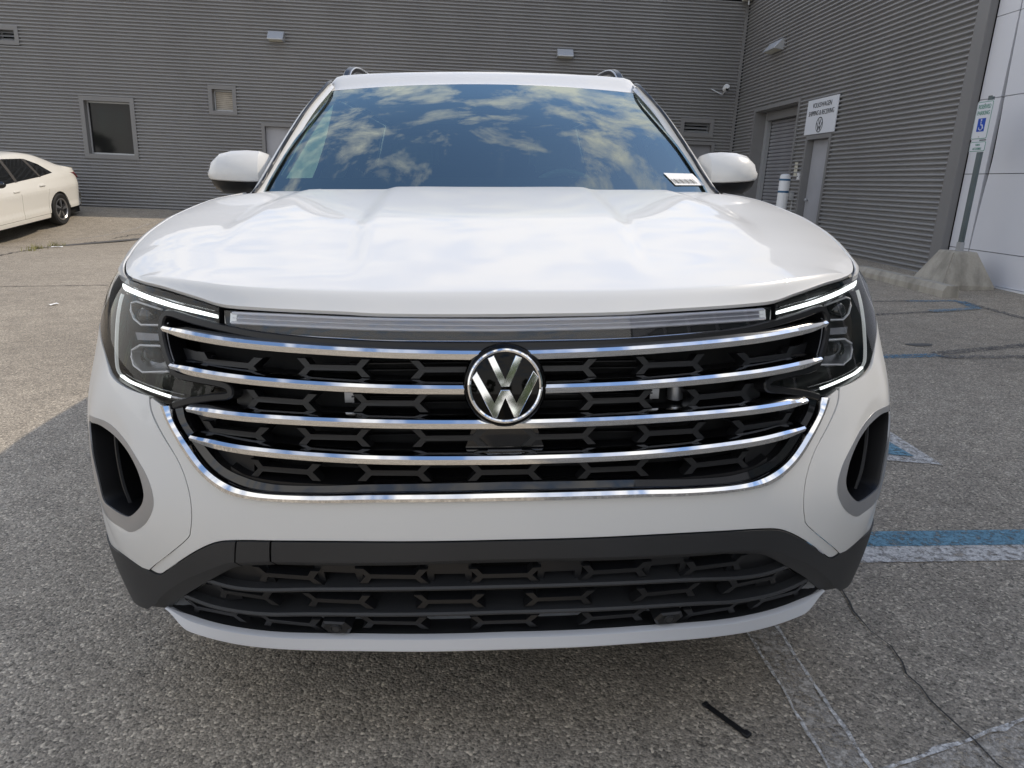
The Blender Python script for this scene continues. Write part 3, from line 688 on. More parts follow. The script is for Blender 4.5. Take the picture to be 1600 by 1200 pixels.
# ------------------------------------------------------------------ wheels (shared by both vehicles)
def wheel(parent, x, y, r, w, sg, rimr, spokes=5):
    t = lathe('wheel', 'rubber', parent, [(rimr, -w*.40), (rimr+.02, -w*.47), (r-.03, -w*.5), (r-.006, -w*.40), (r, -w*.2), (r, w*.2), (r-.006, w*.40), (r-.03, w*.5), (rimr+.02, w*.47), (rimr, w*.40), (rimr, -w*.40)], 'x', 56)
    t.location = (x, y, r)
    rim = lathe('rim', 'rim', t, [(rimr+.001, sg*w*.44), (rimr-.012, sg*w*.46), (rimr-.025, sg*w*.40), (rimr-.03, sg*w*.1), (rimr-.035, -sg*w*.3)], 'x', 48, cap=False)
    lathe('brake_disc', 'rim_dark', t, [(0, sg*.0), (rimr*.82, sg*.0), (rimr*.82, -sg*.02), (0, -sg*.02)], 'x', 32)
    lathe('hub_cap', 'rim_dark', t, [(0, sg*w*.44), (.03, sg*w*.435), (.034, sg*w*.40), (.05, sg*w*.36), (.05, sg*.01)], 'x', 24)
    for k in range(spokes):
        a = 2*math.pi*k/spokes+.3
        for d, m in ((-.16, 'rim'), (.16, 'rim_dark')):
            bm = bmesh.new()
            p0 = Vector((0, math.cos(a+d*1.6), math.sin(a+d*1.6)))*.04; p1 = Vector((0, math.cos(a+d), math.sin(a+d)))*(rimr-.02)
            q = Vector((0, -math.sin(a), math.cos(a)))
            A = [p0-q*.020, p0+q*.020]; B = [p1-q*.026, p1+q*.026]
            vs_ = [bm.verts.new((sg*(w*.40), A[0].y, A[0].z)), bm.verts.new((sg*(w*.40), A[1].y, A[1].z)), bm.verts.new((sg*(w*.36), B[1].y, B[1].z)), bm.verts.new((sg*(w*.36), B[0].y, B[0].z)),
                   bm.verts.new((sg*.02, A[0].y, A[0].z)), bm.verts.new((sg*.02, A[1].y, A[1].z)), bm.verts.new((sg*.0, B[1].y, B[1].z)), bm.verts.new((sg*.0, B[0].y, B[0].z))]
            for f in ((0, 1, 2, 3), (4, 7, 6, 5), (0, 4, 5, 1), (1, 5, 6, 2), (2, 6, 7, 3), (3, 7, 4, 0)): bm.faces.new([vs_[i] for i in f])
            from_bm('spoke', bm, m, t)
    return t

# ------------------------------------------------------------------ the white SUV (built in its own frame: x across, y to the rear, z up, nose at y=0)
suv = empty('white_suv', (0, 0, 0)); suv.rotation_euler = CAR_ROT.to_euler()
tag(suv, 'large white SUV facing forward with chrome barred grille and lit headlights', 'car')
LVZ = np.array([.20, .30, .45, .60, .75, .88, 1.00, 1.08])
LV = np.array([
 [(0, .06), (.22, .063), (.42, .085), (.58, .125), (.70, .175), (.77, .225), (.82, .30), (.85, .42), (.86, .60)],
 [(0, .012), (.22, .018), (.44, .045), (.60, .092), (.72, .150), (.80, .215), (.855, .30), (.885, .42), (.90, .60)],
 [(0, -.022), (.24, -.015), (.48, .015), (.66, .070), (.80, .150), (.875, .225), (.925, .31), (.950, .43), (.955, .60)],
 [(0, -.028), (.26, -.020), (.52, .014), (.71, .075), (.855, .17), (.925, .26), (.962, .35), (.978, .46), (.982, .62)],
 [(0, -.012), (.26, -.004), (.52, .032), (.715, .100), (.865, .20), (.945, .295), (.975, .38), (.984, .48), (.986, .62)],
 [(0, .010), (.26, .018), (.52, .058), (.705, .132), (.835, .235), (.910, .345), (.945, .44), (.962, .54), (.968, .68)],
 [(0, .035), (.26, .043), (.51, .088), (.685, .168), (.795, .278), (.865, .395), (.905, .50), (.930, .61), (.945, .76)],
 [(0, .055), (.26, .063), (.505, .11), (.675, .19), (.780, .30), (.848, .42), (.890, .53), (.918, .64), (.935, .78)]], float)
for i_, d_ in enumerate([.055, .060, .024, .003, -.006, .014, .040, .010]): LV[i_, 3:, 0] += d_*np.array([.3, .75, 1, 1, 1, .9])
EXT = np.concatenate([LV[:, :0:-1]*np.array([-1, 1]), LV], axis=1)      # mirrored control net, 17 columns, index 8 = centre
def front(U, Z):
    """front skin of the car: U runs across (-8..8), Z is the height; returns points"""
    U = np.asarray(U, float); Z = np.asarray(Z, float)
    t = np.clip(U+8, 0, 16-1e-9); i = t.astype(int); s = (t-i)[None, :, None]
    p1, p2 = EXT[:, i], EXT[:, i+1]
    p0 = np.where((i > 0)[None, :, None], EXT[:, np.maximum(i-1, 0)], 2*p1-p2); p3 = np.where((i < 15)[None, :, None], EXT[:, np.minimum(i+2, 16)], 2*p2-p1)
    row = .5*(2*p1+(p2-p0)*s+(2*p0-5*p1+4*p2-p3)*s*s+(3*p1-p0-3*p2+p3)*s**3)          # levels x N x 2
    j = np.clip(np.searchsorted(LVZ, Z)-1, 0, len(LVZ)-2); n = np.arange(len(U)); h = LVZ[j+1]-LVZ[j]; q = np.clip((Z-LVZ[j])/h, -.5, 1.5)[:, None]
    a, b = row[j, n], row[j+1, n]
    jm, jp = np.maximum(j-1, 0), np.minimum(j+2, len(LVZ)-1)
    m1 = (b-row[jm, n])/(LVZ[j+1]-LVZ[jm])[:, None]*h[:, None]; m2 = (row[jp, n]-a)/(LVZ[jp]-LVZ[j])[:, None]*h[:, None]
    r = (2*q**3-3*q*q+1)*a+(q**3-2*q*q+q)*m1+(-2*q**3+3*q*q)*b+(q**3-q*q)*m2
    return np.column_stack([r[:, 0], r[:, 1], Z])
def fnorm(U, Z):
    e = 1e-3; U = np.asarray(U, float); Z = np.asarray(Z, float)
    n = np.cross(front(U+e, Z)-front(U-e, Z), front(U, Z+e)-front(U, Z-e)); return n/np.linalg.norm(n, axis=1)[:, None]
SA = .22
def fp(u, z, off=0): return front([u], [z])[0]+fnorm([u], [z])[0]*off
def fpanel(name, loops, m, parent=None, step=.022, thick=.008, off=None): return panel(name, front, loops, m, parent or suv, step, SA, thick, off)
def both(half):                      # left outline (positive u, listed from outside to the centre) -> whole closed outline
    return [(-u, z) for u, z in half]+[(u, z) for u, z in reversed(half)]
def run(path, n=5, corners=()): return [tuple(p) for p in smoothpts(path, n, False, corners)]

U_OUT = run([(2.824, .818), (2.746, .790), (2.562, .737), (2.410, .702), (2.222, .672), (2.050, .657), (1.780, .651), (1.375, .651), (.902, .655), (0, .656)])
U_IN = run([(2.700, .822), (2.643, .792), (2.503, .756), (2.334, .717), (2.196, .695), (2.045, .680), (1.905, .672), (1.706, .668), (1.372, .669), (.900, .674), (0, .676)])
SEAM = run([(3.03, .833), (2.991, .802), (2.845, .761), (2.650, .712), (2.549, .665), (2.535, .618), (2.62, .572), (2.80, .537), (3.66, .438)])
BLOW = run([(3.66, .438), (3.55, .434), (3.45, .438), (3.310, .453), (2.986, .489), (2.627, .527), (2.357, .551), (2.148, .560), (1.802, .566), (1.144, .572), (0, .574)])
BCOR = run([(7.3, .455), (6.2, .440), (5.341, .436), (4.5, .447), (4.119, .448), (3.72, .434)])
HLBOT = run([(3.04, .833), (3.344, .838), (3.627, .846), (3.814, .857), (3.95, .872), (4.25, .897), (4.75, .918)])
FOG_O = smoothpts([(4.60, .743), (4.474, .752), (4.084, .758), (3.699, .755), (3.380, .731), (3.159, .698), (3.032, .665), (2.995, .628), (3.065, .597), (3.266, .562), (3.589, .532), (3.815, .531), (4.211, .541), (4.42, .556), (4.44, .62), (4.56, .70)], 4, True)
FOG_I = smoothpts([(4.44, .738), (4.251, .743), (4.006, .745), (3.650, .736), (3.384, .713), (3.199, .682), (3.129, .648), (3.144, .623), (3.247, .600), (3.505, .570), (3.685, .564), (3.988, .569), (4.16, .580), (4.22, .620), (4.36, .70)], 4, True)
FOG_O = [tuple(p) for p in FOG_O]; FOG_I = [tuple(p) for p in FOG_I]

# bumper: centre piece and two cheeks
half = [(2.985, .830)]+[(u-.012, z) for u, z in SEAM[1:]]+BLOW[1:]
outer = [(-u, z) for u, z in half]+[(u, z) for u, z in reversed(half)][1:]
top = [(u+.0, z-.001) for u, z in U_OUT]
outer += [(u, z) for u, z in top]+[(-u, z) for u, z in reversed(top)][1:]
fpanel('bumper_cover', [outer], 'paint', step=.02, thick=.012)
def cheek_off(A, B):
    # shallow dish round the lamp pod and a soft fold under it
    u = np.abs(A); d = np.hypot((u-3.75)*.20, (B-.655)*.85)
    return .007*sstep(d, .24, .12)-.004*sstep(d, .12, .08)
for sgn in (-1, 1):
    lp = SEAM[::-1]+HLBOT+[(5.4, .928), (6.2, .92), (7.0, .875), (7.3, .80), (7.3, .46)]+BCOR[1:-1]
    lp = [(sgn*u, z) for u, z in lp]; hole = [(sgn*u, z) for u, z in FOG_O]
    fpanel('bumper_corner', [lp, hole], 'paint', step=.018, thick=.012, off=cheek_off)
    ring = fpanel('lamp_pod_bezel', [hole, [(sgn*u, z) for u, z in FOG_I]], 'bezel', step=.012, thick=.003, off=lambda A, B: cheek_off(A, B)+.0005)
    # pod recess
    n = len(FOG_I); cu, cz = np.mean([p[0] for p in FOG_I]), np.mean([p[1] for p in FOG_I]); P = []
    for k, dn, dy in ((1.03, .004, 0), (1.0, .0, .006), (.97, .0, .035), (.88, .0, .095)):
        q = [(sgn*(cu+(u-cu)*k), cz+(z-cz)*k) for u, z in FOG_I]; q.append(q[0]); U = np.array([p[0] for p in q]); Zs = np.array([p[1] for p in q])
        P.append([tuple(v) for v in front(U, Zs)+fnorm(U, Zs)*(cheek_off(U, Zs)-.004+dn)[:, None]+np.array([-sgn*dy*.75, dy, 0])])
    grid('pod_recess', 'black', suv, P)
    c = np.mean([np.array(p) for p in P[-1][:-1]], axis=0); grid('pod_back', 'deep', suv, [P[-1], [c]*len(P[-1])])
    pts = [fp(sgn*3.86, .738)+[0, .045, 0], fp(sgn*3.80, .68)+[0, .042, 0], fp(sgn*3.72, .62)+[0, .040, 0], fp(sgn*3.66, .578)+[0, .040, 0]]
    pts = smoothpts(pts, 5)
    sweep('pod_blade', 'grille_grey', suv, pts, [(0, -1, 0)]*len(pts), [(1, 0, 0)]*len(pts), [(-.055, -.005), (.010, -.004), (.013, .0), (.010, .004), (-.055, .005)])
    # parking sensor
    pc = fp(sgn*4.17, .386); nn = fnorm([sgn*4.17], [.386])[0]
    o = lathe('parking_sensor', 'trim', suv, [(0, .002), (.0105, .002), (.0112, .0), (.0128, .0), (.0128, .0035), (.0145, .003), (.0155, -.004)], 'z', 24); o.location = pc; o.rotation_euler = Vector(nn).to_track_quat('Z', 'Y').to_euler()

# black lower valance, with a folded lower edge
VTOP = BCOR[:-1]+[(3.66, .4365)]+[(u, z-.0025) for u, z in BLOW[1:]]
VLOW = run([(0, .516), (.557, .514), (1.80, .504), (1.903, .502), (2.195, .493), (2.370, .482), (2.675, .450), (3.002, .415), (3.410, .371), (3.88, .320)])
VBOT = run([(3.90, .314), (4.6, .300), (5.3, .287), (6.2, .283), (7.3, .29)])
us_ = [p[0] for p in VLOW]; zs_ = [p[1] for p in VLOW]
FOLD = [(u, z+.0165+.016*float(sstep(u, 2.0, 3.2))) for u, z in VLOW]; fu = [p[0] for p in FOLD]; fz = [p[1] for p in FOLD]
VT = [p for p in VTOP[::-1]]; vtu = [p[0] for p in VT if p[0] < 3.3]; vtz = [p[1] for p in VT if p[0] < 3.3]
def vpiece(name, a0, b0, a1, b1):
    """piece of the valance between two upright cuts: (top u, fold u) on either side, may span the centre"""
    ft = lambda u: lerpt(abs(u), vtu, vtz); ff = lambda u: lerpt(abs(u), fu, fz)
    T = [(u, ft(u)) for u in np.linspace(a0, a1, max(4, int(abs(a1-a0)/.08)))]; Bt = [(u, ff(u)) for u in np.linspace(b1, b0, max(4, int(abs(b1-b0)/.08)))]
    o = fpanel(name, [T+Bt], 'trim', step=.02, thick=.004, off=.004)
    U = np.linspace(b0, b1, max(4, int(abs(b1-b0)/.05))); k = 1+.045*np.sign(U)*0
    rws = []
    for t, off in ((0, .004), (.06, .0035), (1.0, -.010), (1.0, -.04)):
        Zs = np.array([ff(u)+(lerpt(abs(u), us_, zs_)-ff(u))*t for u in U]); rws.append(front(U, Zs)+fnorm(U, Zs)*off)
    g = grid('folded_edge', 'trim', o, rws); sharp(g, 15)
    return o
vpiece('tow_eye_cover', -2.112, -2.225, -1.808, -1.875); vpiece('valance', -1.790, -1.857, 2.3, 2.42)
for sgn in (-1, 1):
    tcut, bcut = (2.130, 2.243) if sgn < 0 else (2.298, 2.418)
    tp = [p for p in VTOP if p[0] > tcut+.01]; bt = [p for p in FOLD if p[0] > bcut+.01]
    lp = tp+[(tcut, lerpt(tcut, vtu, vtz)), (bcut, lerpt(bcut, fu, fz))]+bt+[(4.02, .335), (4.25, .318)]+[p for p in VBOT if p[0] > 4.4]
    o = fpanel('valance', [[(sgn*u, z) for u, z in lp]], 'trim', step=.018, thick=.02, off=.004)
    U = np.concatenate([np.linspace(bcut, 3.86, 50), [3.95, 4.05, 4.2]]); rws = []
    ff = lambda u: lerpt(u, fu+[4.02, 4.25], fz+[.335, .318]); fl = lambda u: lerpt(u, us_+[4.05, 4.25], zs_+[.312, .306])
    for t, off in ((0, .004), (.06, .0035), (1.0, -.010), (1.0, -.04)):
        Zs = np.array([ff(u)+(fl(u)-ff(u))*t for u in U]); rws.append(front(U*sgn, Zs)+fnorm(U*sgn, Zs)*off)
    g = grid('folded_edge', 'trim', o, rws); sharp(g, 15)

# silver skid lip
LT = [(0, .331), (1.222, .327), (1.762, .320), (2.391, .309), (3.020, .306), (3.490, .314), (3.86, .328)]
LB = [(0, .282), (1.204, .279), (1.844, .271), (2.216, .266), (2.835, .258), (3.430, .268), (3.86, .286), (4.02, .315)]
lt = run(LT[::-1]); lb = run(LB)
lip_t = np.array([(u, lerpt(u, [p[0] for p in lt[::-1]], [p[1] for p in lt[::-1]])) for u in np.linspace(0, 3.88, 70)]); lbu = [p for p in lb if p[0] <= 4.02]
lip_b = np.array([(u*1.03, lerpt(u*1.03, [p[0] for p in lbu], [p[1] for p in lbu])) for u in np.linspace(0, 3.88, 70)])
prow = []
for k, off in ((.10, -.012), (.10, -.004), (.14, .002), (.52, .015), (.56, .015), (.95, .002), (1.0, -.004), (1.0, -.10)):
    tpr = (1-.8*sstep(lip_t[:, 0], 3.45, 3.88))[:, None]; W = lip_t+(lip_b-lip_t)*k*tpr; W = np.concatenate([W[::-1]*[-1, 1], W[1:]]); t2 = np.concatenate([tpr[::-1], tpr[1:]]); prow.append(front(W[:, 0], W[:, 1])+fnorm(W[:, 0], W[:, 1])*(off if off < -.05 else off*t2-.002*(1-t2)))
o = grid('skid_lip', 'silver', suv, prow); sharp(o, 20)

prow = []
for k, off in ((.12, -.0115), (1.1, -.085)):
    W = lip_t+(lip_b-lip_t)*k; W = np.concatenate([W[::-1]*[-1, 1], W[1:]]); prow.append(front(W[:, 0], W[:, 1])+fnorm(W[:, 0], W[:, 1])*off)
grid('lower_grille_floor', 'trim', suv, prow)

# lower grille: backing, two slats, winglets, sensors
low_top = [(u, z+.012) for u, z in VLOW]
LO = [(-u, z) for u, z in lt]+[(u, z) for u, z in lt[::-1]][1:]+[(u, z) for u, z in low_top[::-1]]+[(-u, z) for u, z in low_top][1:]
fpanel('lower_grille_backing', [LO], 'deep', step=.04, thick=0, off=-.075)
def zfun(pts):
    uu = [p[0] for p in pts]; zz = [p[1] for p in pts]
    sm = smoothpts([(u, z) for u, z in pts], 6); a = [p[0] for p in sm]; b = [p[1] for p in sm]
    return lambda u: lerpt(abs(u), a, b)
def bar(name, m, pts, uend, prof, parent=None, n=80, off=0., taper=None):
    z = zfun(pts); U = np.linspace(-uend, uend, n); Zs = np.array([z(u) for u in U]); P = front(U, Zs); N_ = fnorm(U, Zs); N_[:, 2] = 0; N_ /= np.linalg.norm(N_, axis=1)[:, None]
    sc = [1.0]*n if taper is None else [taper(abs(u)/uend) for u in U]
    return sweep(name, m, parent or suv, P+N_*off, N_, [(0, 0, 1)]*n, prof, sc, deg=20)
S1 = [(u, z+.012) for u, z in [(0, .443), (.8, .441), (1.611, .433), (2.161, .420), (2.544, .417), (2.877, .426)]]
S2 = [(u, z+.013) for u, z in [(0, .374), (.9, .371), (1.72, .363), (2.338, .348), (2.96, .345), (3.448, .360)]]
SP = [(.004, -.0045), (.006, 0), (.003, .0045), (-.06, .012), (-.06, .006)]
bar('lower_slat', 'trim', S1, 2.877, SP, off=-.016); bar('lower_slat', 'trim', S2, 3.448, SP, off=-.016)
def wing_poly(w, h, t):
    a = .29*w
    k = .017; return [(-w, h), (-w+k, h), (-w+a+.006, t), (w-a-.006, t), (w-k, h), (w, h), (w-.017, 0), (w, -h), (w-k, -h), (w-a-.006, -t), (-w+a+.006, -t), (-w+k, -h), (-w, -h), (-w+.017, 0)]
def winglet(name, u0, z0, m, w=.073, h=.021, t=.0055, o0=-.012, o1=-.040, slope=0):
    """bow-tie strut; two outlines mapped on the front skin and joined"""
    q = wing_poly(w, h, t); e = .01
    bm = bmesh.new(); ringv = []
    du = np.linalg.norm(front([u0+e], [z0])[0]-front([u0-e], [z0])[0])/(2*e)
    for off, k in ((o0, .94), (o0-.004, 1.0), (o1, 1.0)):
        U = np.array([u0+x*(1 if k == 1 else .985)/du for x, y in q]); Zs = np.array([z0+y*k+slope*x for x, y in q])
        P = front(U, Zs)+fnorm(U, Zs)*off
        ringv.append([bm.verts.new(tuple(p)) for p in P])
    n = len(q)
    bm.faces.new(ringv[0])
    for a, b in zip(ringv, ringv[1:]):
        for k in range(n): bm.faces.new((a[k], a[(k+1) % n], b[(k+1) % n], b[k]))
    return from_bm(name, bm, m, suv)
for z0, sl_, uu in ((.470, 0, (0, .942, 1.86)), (.404, 0, (.491, 1.485, 2.48)), (.341, 0, (0, 1.041, 2.10, 3.12))):
    for u in uu:
        for s in ((-1, 1) if u else (1,)):
            zz = z0+.006-(.010 if u > 1.7 else .004 if u > 1.2 else 0)-(.008 if u > 2.05 and z0 < .36 else 0)
            winglet('grille_strut', s*u, zz, 'grille_grey', w=.074, h=.0195, t=.0055, o0=-.020, o1=-.045)
# plain plates that close the top lower row
for u in (.47, 1.40):
    for s in (-1, 1):
        lo, hi = s*(u-.19), s*(u+.19)
        fpanel('grille_filler', [[(lo, .452), (lo, .506), (hi, .506), (hi, .452), (s*(u+.14), .452), (s*(u+.13), .476), (s*(u-.13), .476), (s*(u-.14), .452)]], 'grille_grey', step=.03, thick=.01, off=-.030)
for s in (-1, 1):
    fpanel('grille_filler', [[(s*2.05, .43), (s*2.05, .50), (s*2.45, .485), (s*2.9, .435), (s*2.7, .42)]], 'grille_grey', step=.03, thick=.01, off=-.034)
    fpanel('grille_filler', [[(s*2.30, .318), (s*2.30, .352), (s*2.85, .352), (s*2.85, .312)]], 'grille_grey', step=.03, thick=.01, off=-.034)
    fpanel('grille_filler', [[(s*2.62, .37), (s*2.62, .405), (s*3.1, .395), (s*3.35, .368), (s*3.0, .352)]], 'grille_grey', step=.03, thick=.01, off=-.034)
    u0, z0 = s*1.58, .340
    hexp = [(-.038, 0), (-.026, .0165), (.026, .0165), (.038, 0), (.026, -.0165), (-.026, -.0165)]
    bm = bmesh.new(); rv = []
    for off, k in ((-.006, .80), (-.010, 1.0), (-.05, 1.05)):
        U = np.array([u0+x*k/.262 for x, y in hexp]); Zs = np.array([z0+y*k for x, y in hexp]); P = front(U, Zs)+fnorm(U, Zs)*off; rv.append([bm.verts.new(tuple(p)) for p in P])
    bm.faces.new(rv[0])
    for a, b in zip(rv, rv[1:]):
        for k in range(6): bm.faces.new((a[k], a[(k+1) % 6], b[(k+1) % 6], b[k]))
    from_bm('sensor_housing', bm, 'grille_grey', suv)
    o = lathe('parking_sensor', 'trim', suv, [(0, .0015), (.0085, .0015), (.0092, -.001), (.0105, -.001), (.0105, .002), (.012, .002), (.0125, -.003)], 'z', 24); o.location = fp(u0, z0, -.0055); o.rotation_euler = Vector(fnorm([u0], [z0])[0]).to_track_quat('Z', 'Y').to_euler()

# main grille: chrome frame, backing, chrome bars, struts
outer = [(-u, z) for u, z in U_OUT]+[(u, z) for u, z in U_OUT[::-1]][1:]+[(u, z) for u, z in U_IN]+[(-u, z) for u, z in U_IN[::-1]][1:]
oz = [p[0] for p in U_OUT[::-1]]; 
def chrome_off(A, B):
    return np.full(len(A), .009)
def resam(q, n=56):
    q = np.array([(u*SA, z) for u, z in q]); d = np.r_[0, np.cumsum(np.hypot(*np.diff(q, axis=0).T))]; t = np.linspace(0, d[-1], n)
    return [(a/SA, b) for a, b in zip(np.interp(t, d, q[:, 0]), np.interp(t, d, q[:, 1]))]
CO, CI = resam(U_OUT), resam(U_IN)
Uo = np.array([(-u, z) for u, z in CO]+[(u, z) for u, z in CO[::-1]][1:]); Ui = np.array([(-u, z) for u, z in CI]+[(u, z) for u, z in CI[::-1]][1:])
prow = []
for k, off in ((1.0, .002), (.86, .010), (.5, .0115), (.14, .007), (0, .000), (-.12, -.022)):
    W = Ui+(Uo-Ui)*k; prow.append(front(W[:, 0], W[:, 1])+fnorm(W[:, 0], W[:, 1])*off)
o = grid('grille_surround', 'chrome', suv, prow); sharp(o, 24)
# black inner step beside the chrome
prow = []
for k, off in ((-.06, -.004), (-.75, -.008), (-.85, -.040)):
    W = Ui+(Uo-Ui)*k; prow.append(front(W[:, 0], W[:, 1])+fnorm(W[:, 0], W[:, 1])*off)
o = grid('grille_inner_rim', 'gloss_black', suv, prow); sharp(o, 30)
NOTCH = run([(2.64, .815), (2.60, .838), (2.12, .850), (2.075, .862), (2.12, .873), (2.608, .887), (2.70, .900), (2.78, .93), (2.87, .965), (2.885, .985), (2.80, .992), (2.40, .985), (2.10, .972), (1.6, .962), (1.0, .957), (0, .953)], 4)
GO = [(-u, z) for u, z in U_IN[::-1]]+[(-u, z) for u, z in NOTCH]+[(u, z) for u, z in NOTCH[::-1]][1:]+[(u, z) for u, z in U_IN]
fpanel('grille_backing', [GO], 'deep', step=.05, thick=0, off=-.085)
B1 = [(0, .941), (.317, .942), (1.062, .947), (1.833, .955), (2.35, .963), (2.80, .9715)]
B2 = [(0, .8775), (.321, .878), (1.068, .881), (1.821, .889), (2.3, .896), (2.66, .903)]
B3 = [(0, .812), (.231, .8125), (1.075, .815), (1.828, .819), (2.453, .825)]
B4 = [(0, .743), (1.084, .746), (1.844, .755), (2.2, .763), (2.432, .770)]
CP = [(-.020, .0088), (-.008, .0090), (.003, .0062), (.0075, .0018), (.0076, .0004), (.0050, -.0078), (.0020, -.0092), (-.020, -.0078)]
tp = lambda t: (1.0, 1.0-.42*float(sstep(t, .90, 1.0)))
for b_, ue in ((B1, 2.80), (B2, 2.66), (B3, 2.453), (B4, 2.432)):
    bar('grille_bar', 'chrome', b_, ue, [(a*1.1, b*1.2) for a, b in CP], off=.010, taper=tp, n=120)
    bar('bar_shelf', 'black', [(u, z-.001) for u, z in b_], ue*.985, [(-.018, .0065), (-.018, -.0065), (-.075, -.010), (-.075, .004)], off=.008, n=70)
bar('grille_floor', 'black', [(0, .686), (1.37, .684), (1.9, .692), (2.1, .71)], 2.1, [(.0, .0), (.0, -.012), (-.075, -.012), (-.075, .004)], off=-.010)
for z0, uu in ((.910, (.412, 1.262, 2.13)), (.846, (.846, 1.66)), (.778, (.411, 1.274, 2.075)), (.709, (0, .83, 1.65))):
    for u in uu:
        for s in ((-1, 1) if u else (1,)):
            zz = z0+(.002 if u > 1.2 and z0 > .9 else 0)
            winglet('grille_strut', s*u, zz, 'grille_grey', w=.074, h=.0178, t=.0055, o0=-.014, o1=-.046, slope=(s*.03 if u > 1.5 else 0))
for s in (-1, 1):
    fpanel('grille_filler', [[(s*2.34, .890), (s*2.34, .925), (s*2.74, .935), (s*2.62, .897)]], 'black', step=.03, thick=.012, off=-.030)
    fpanel('grille_filler', [[(s*1.93, .695), (s*1.93, .732), (s*2.36, .748), (s*2.2, .712)]], 'black', step=.03, thick=.012, off=-.030)
    fpanel('grille_filler', [[(s*2.30, .770), (s*2.30, .800), (s*2.52, .806), (s*2.42, .778)]], 'black', step=.03, thick=.012, off=-.030)
    fpanel('grille_filler', [[(s*1.92, .826), (s*1.92, .862), (s*2.07, .864), (s*2.07, .835)]], 'black', step=.03, thick=.012, off=-.030)
bm = bmesh.new()
for k in range(19):
    z = .695+k*.0135
    if any(abs(z-b[0][1]) < .010 for b in (B1, B2, B3, B4)): continue
    bx(bm, -.30, .30, .062, .075, z, z+.0022)
o = from_bm('radiator_fins', bm, 'grille_grey', suv); o['kind'] = 'stuff'
for s in (-1, 1): box('radiator_bracket', 'satin', suv, s*.305-.009, s*.305+.009, .066, .09, .832, .868)
lathe('radiator_bracket', 'satin', suv, [(.016, .826), (.016, .868)], 'z', 20, mat4=Matrix.Translation((.352, .085, 0)))
fpanel('sensor_cover', [[(-.30, .753), (-.24, .800), (.24, .800), (.30, .753)]], 'gloss_black', step=.03, thick=.02, off=-.020)
# black moulding that runs round the grille corner inside each headlight
for s in (-1, 1):
    q = run([(0, .9545), (.6, .956), (1.2, .960), (1.75, .968), (2.10, .9775), (2.44, .9875), (2.76, .997), (2.865, .994), (2.905, .978), (2.885, .955), (2.80, .920), (2.70, .893), (2.61, .882), (2.30, .877), (2.10, .872), (2.045, .863), (2.07, .852), (2.24, .846), (2.50, .834), (2.68, .823)], 4)
    U = np.array([s*u for u, z in q]); Zs = np.array([z for u, z in q]); P = front(U, Zs); N_ = fnorm(U, Zs)
    T = np.gradient(P, axis=0); W = np.cross(T, N_); W /= np.linalg.norm(W, axis=1)[:, None]
    sweep('grille_moulding', 'black', suv, P, N_, W, [(-.05, -.0075), (.000, -.0075), (.004, -.005), (.004, .005), (.000, .0075), (-.05, .0075)], deg=25)
    q2 = [(u*.972+.02, z+(.010 if z < .9 else -.008 if z > .98 else 0)) for u, z in q if u > 2.55 and .89 < z < .99]
    tube('moulding_edge', 'satin', suv, [fp(s*u, z, -.004) for u, z in q2], .0012, 6)
# badge
BZ, BR = .882, .0790
bn = fnorm([0.], [BZ])[0]; bc = fp(0, BZ, .004)
bd = lathe('badge', 'badge_black', suv, [(0, -.020), (.066, -.0195), (.074, -.0175), (.0785, -.012), (.0795, .0), (.0795, .03)], 'y', 72)
bd.location = tuple(bc); bd.rotation_euler = (-math.asin(bn[2]), 0, 0)
lathe('badge_ring', 'chrome', bd, [(.0630, -.0190), (.0642, -.0232), (.0672, -.0248), (.0702, -.0232), (.0716, -.0185)], 'y', 72, cap=False)
for q in (BV, BW):
    s_ = .0716
    q2 = emb(q, s_)
    bm = bmesh.new(); A = [bm.verts.new((x, -.0195, z)) for x, z in q2]; B = [bm.verts.new((x, -.0242, z)) for x, z in q2]; n = len(q2)
    bm.faces.new(B[::-1])
    for k in range(n): bm.faces.new((A[k], A[(k+1) % n], B[(k+1) % n], B[k]))
    bmesh.ops.bevel(bm, geom=[e for e in bm.edges if all(abs(v.co.y+.0242) < 1e-6 for v in e.verts)], offset=.0009, segments=1, affect='EDGES')
    from_bm('badge_letter', bm, 'chrome', bd)

# light bar between the headlights
LBT = run([(2.150, 1.012), (1.6, 1.0115), (1.198, 1.0095), (.867, 1.008), (0, 1.0055)]); LBB = run([(0, .960), (.872, .962), (1.2, .965), (1.629, .969), (2.125, .972)])
def bothloop(t, b): return [(-u, z) for u, z in t]+[(u, z) for u, z in t[::-1]][1:]+[(u, z) for u, z in b[::-1]]+[(-u, z) for u, z in b][1:]
fpanel('light_bar_housing', [bothloop(LBT, LBB)], 'black', step=.03, thick=.0, off=-.022)
t_ = [(u, z-.006) for u, z in LBT]; b_ = [(u, z-.0235) for u, z in LBT[::-1]]
t_[0] = (2.09, t_[0][1]); b_[-1] = (2.09, b_[-1][1])
fpanel('light_guide', [bothloop(t_, b_)], 'guide', step=.02, thick=.008, off=-.010)
zc_ = [(0, .9815), (.867, .984), (1.198, .9855), (1.6, .9875), (2.10, .9885)]
bar('light_bar_trim', 'bright_trim', zc_, 2.08, [(-.006, -.0030), (.0, -.0030), (.0035, 0), (.0, .0030), (-.006, .0030)], off=-.0045, n=60)
bar('light_bar_trim', 'bright_trim', [(0, 1.0), (.867, 1.0025), (1.198, 1.004), (1.6, 1.006), (2.10, 1.0065)], 2.08, [(-.006, -.0026), (.0, -.0026), (.003, 0), (.0, .0026), (-.006, .0026)], off=-.0045, n=60)
